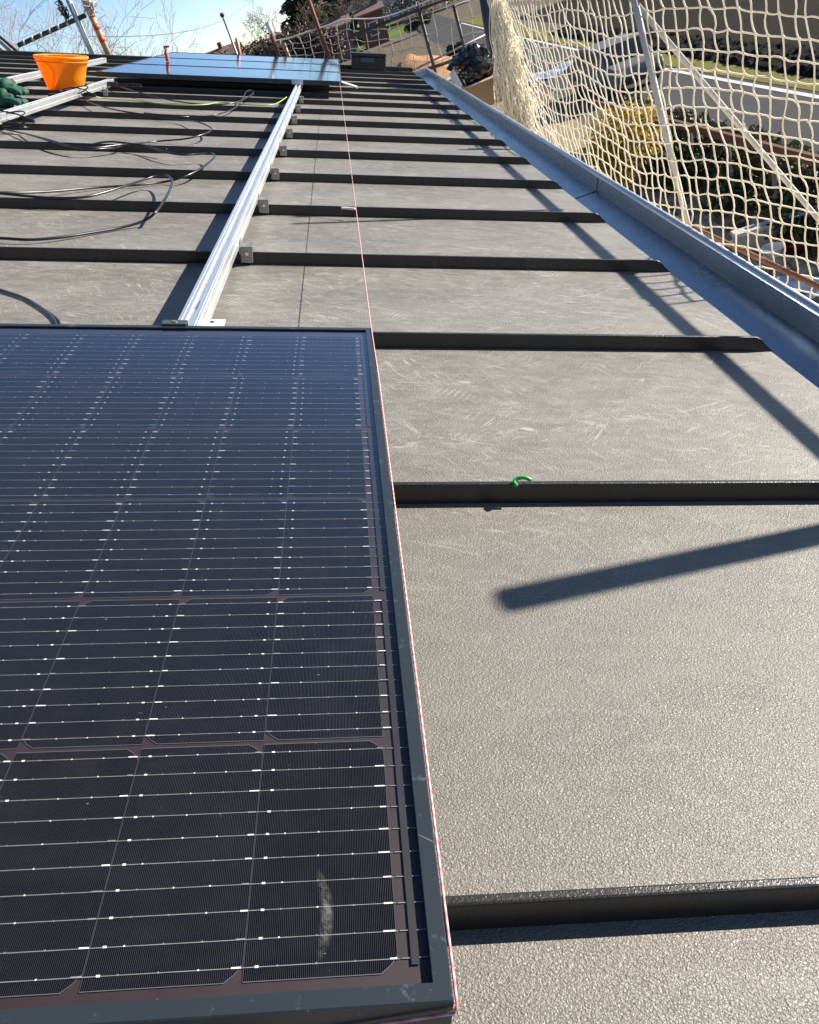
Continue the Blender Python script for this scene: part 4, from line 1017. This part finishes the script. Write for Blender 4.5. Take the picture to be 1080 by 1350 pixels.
spots = [(20,60,30,9.6,'pale bare tree at the top left corner above the battens'), (-60,60,28,9.5,'pale bare tree rising at the left picture edge'), (75,60,33,8.4,'pale bare tree behind the dark wound guard rail'), (118,70,38,7.4,'small pale bare tree between the two upper left posts')]
for i, (x, y, dist, h, lab) in enumerate(spots): bare_tree(lab, on_bearing(x, y, dist), h, 20+i, BARKW, 0.16, 0.62, 6, 0.3, group='pale bare trees left of the sky', twig=1.6)
for i, (x, y, dist, h, lab) in enumerate([(345,60,95,9.0,'brown bare tree left of the rusty red post'), (318,60,110,7.7,'brown bare tree behind the lamp post'), (378,60,100,8.2,'brown bare tree in front of the dark conifers'), (450,30,120,8.6,'brown bare tree right of the rusty red post'), (415,40,112,7.3,'low brown bare tree behind the rusty red post'), (500,10,130,7.7,'brown bare tree in front of the blue grey house')]):
    bare_tree(lab, on_bearing(x, y, dist), h, 40+i, BARKR, 0.2, 0.75, 6, 0.25, group='brown bare trees far off', twig=4.0)
def pine(label, loc, h, w, seed):
    rnd = random.Random(seed); o = thing('evergreen_tree', label, 'tree', loc, (0,0,0), 'dark evergreens far off'); m = MB()
    for k in range(16):
        z = h*rnd.uniform(.25,.97); rr_ = w*(1-abs(z/h-.5)*1.1)*.7; a = rnd.random()*6.28
        leaves(m, (rr_*cos(a)*rnd.random(), rr_*sin(a)*rnd.random(), z), (w*.42, w*.42, h*.09), 200, 0.28, rnd)
    m.build('crown', LEAFD, o); s = MB(); s.tube([(0,0,0),(0,0,h*.9)], [.25,.05], 7); s.build('trunk', BARK, o)
for i, (x, y, dist, h, w, lab) in enumerate([(404,40,118,8.6,3.2,'dark evergreen left of the rusty red post top'), (425,30,120,9.6,4.4,'tall dark evergreen right of the rusty red post'), (458,20,125,9.0,4.2,'dark evergreen next to the tall one, nearer the houses'), (487,20,150,8.0,4.0,'lower dark evergreen before the blue grey house'), (258,65,120,5.4,3.6,'small rounded evergreen standing alone under open sky')]):
    pine(lab, on_bearing(x, y, dist), h, w, 60+i)
# low thicket between the brick building and the far roof edge
for i, (x, y, dist) in enumerate(((330,70,85),(362,64,80),(392,58,84),(424,60,80))):
    bush('thicket', ['brown thicket left of the short rusty post', 'brown thicket behind the short rusty post', 'brown thicket right of the short rusty post', 'brown thicket behind the rusty red post'][i], 'bush', on_bearing(x, y, dist), (4.2,3.0,2.75), 9000, 0.14, mat_leaf('brown_leaf', (0.085,0.052,0.040), (0.13,0.08,0.06), 0.1) if i != 1 else LEAFH, 70+i, 8)
for i, (x, y, dist, lab) in enumerate(((548,18,105,'round dark shrub beside the far road'), (470,22,118,'dark shrub at the lawn edge'), (598,42,62,'small dark shrub at the roadside'))):
    bush('shrub', lab, 'bush', on_bearing(x, y, dist), (1.7,1.5,1.0) if i < 2 else (0.7,.7,.45), 2500, 0.1, LEAFD, 80+i, 6)
# far-off wood that closes the plain
rnd_ = random.Random(31); m = MB()
for i in range(75):
    x = -95 + 118*i/74; leaves(m, (x+rnd_.gauss(0,1), 158+rnd_.gauss(0,6), rnd_.uniform(1.5,3.6)), (2.6,2.0,rnd_.uniform(1.6,2.6)), 220, 0.24, rnd_)
o = m.build('far_wood', mat_leaf('brown_far_twigs', (0.085, 0.058, 0.046), (0.12, 0.085, 0.062), 0.1)); tag(o, 'low brown leafless wood closing the plain far away', 'wood', kind='stuff')
# lamp post
lp_ = thing('street_lamp', 'slim street lamp against the sky left of the brown trees', 'street lamp', on_bearing(312,70,60))
hh = 5.0 + 60*0.0+1.75; m = MB(); m.tube([(0,0,0),(0,0,hh)], [0.09,0.06], 8); m.build('pole', STEEL, lp_, True)
m = MB(); m.lathe([(0.0005,0),(0.10,0.02),(0.15,0.14),(0.16,0.16),(0.09,0.26),(0.0005,0.28)], 12, (0,0,hh)); m.build('lamp_head', DARKST, lp_, True)
# overhead wire
wr = MB(); a, b = on_bearing(110,60,45), on_bearing(330,20,120); a.z, b.z = 7.6, 9.0
wr.tube([a.lerp(b, i/10) - Vector((0,0,1.1*(1-(i/5-1)**2)))for i in range(11)], 0.02, 4); o = wr.build('overhead_wire', CABLE); tag(o, 'faint overhead wire crossing the open sky', 'wire')
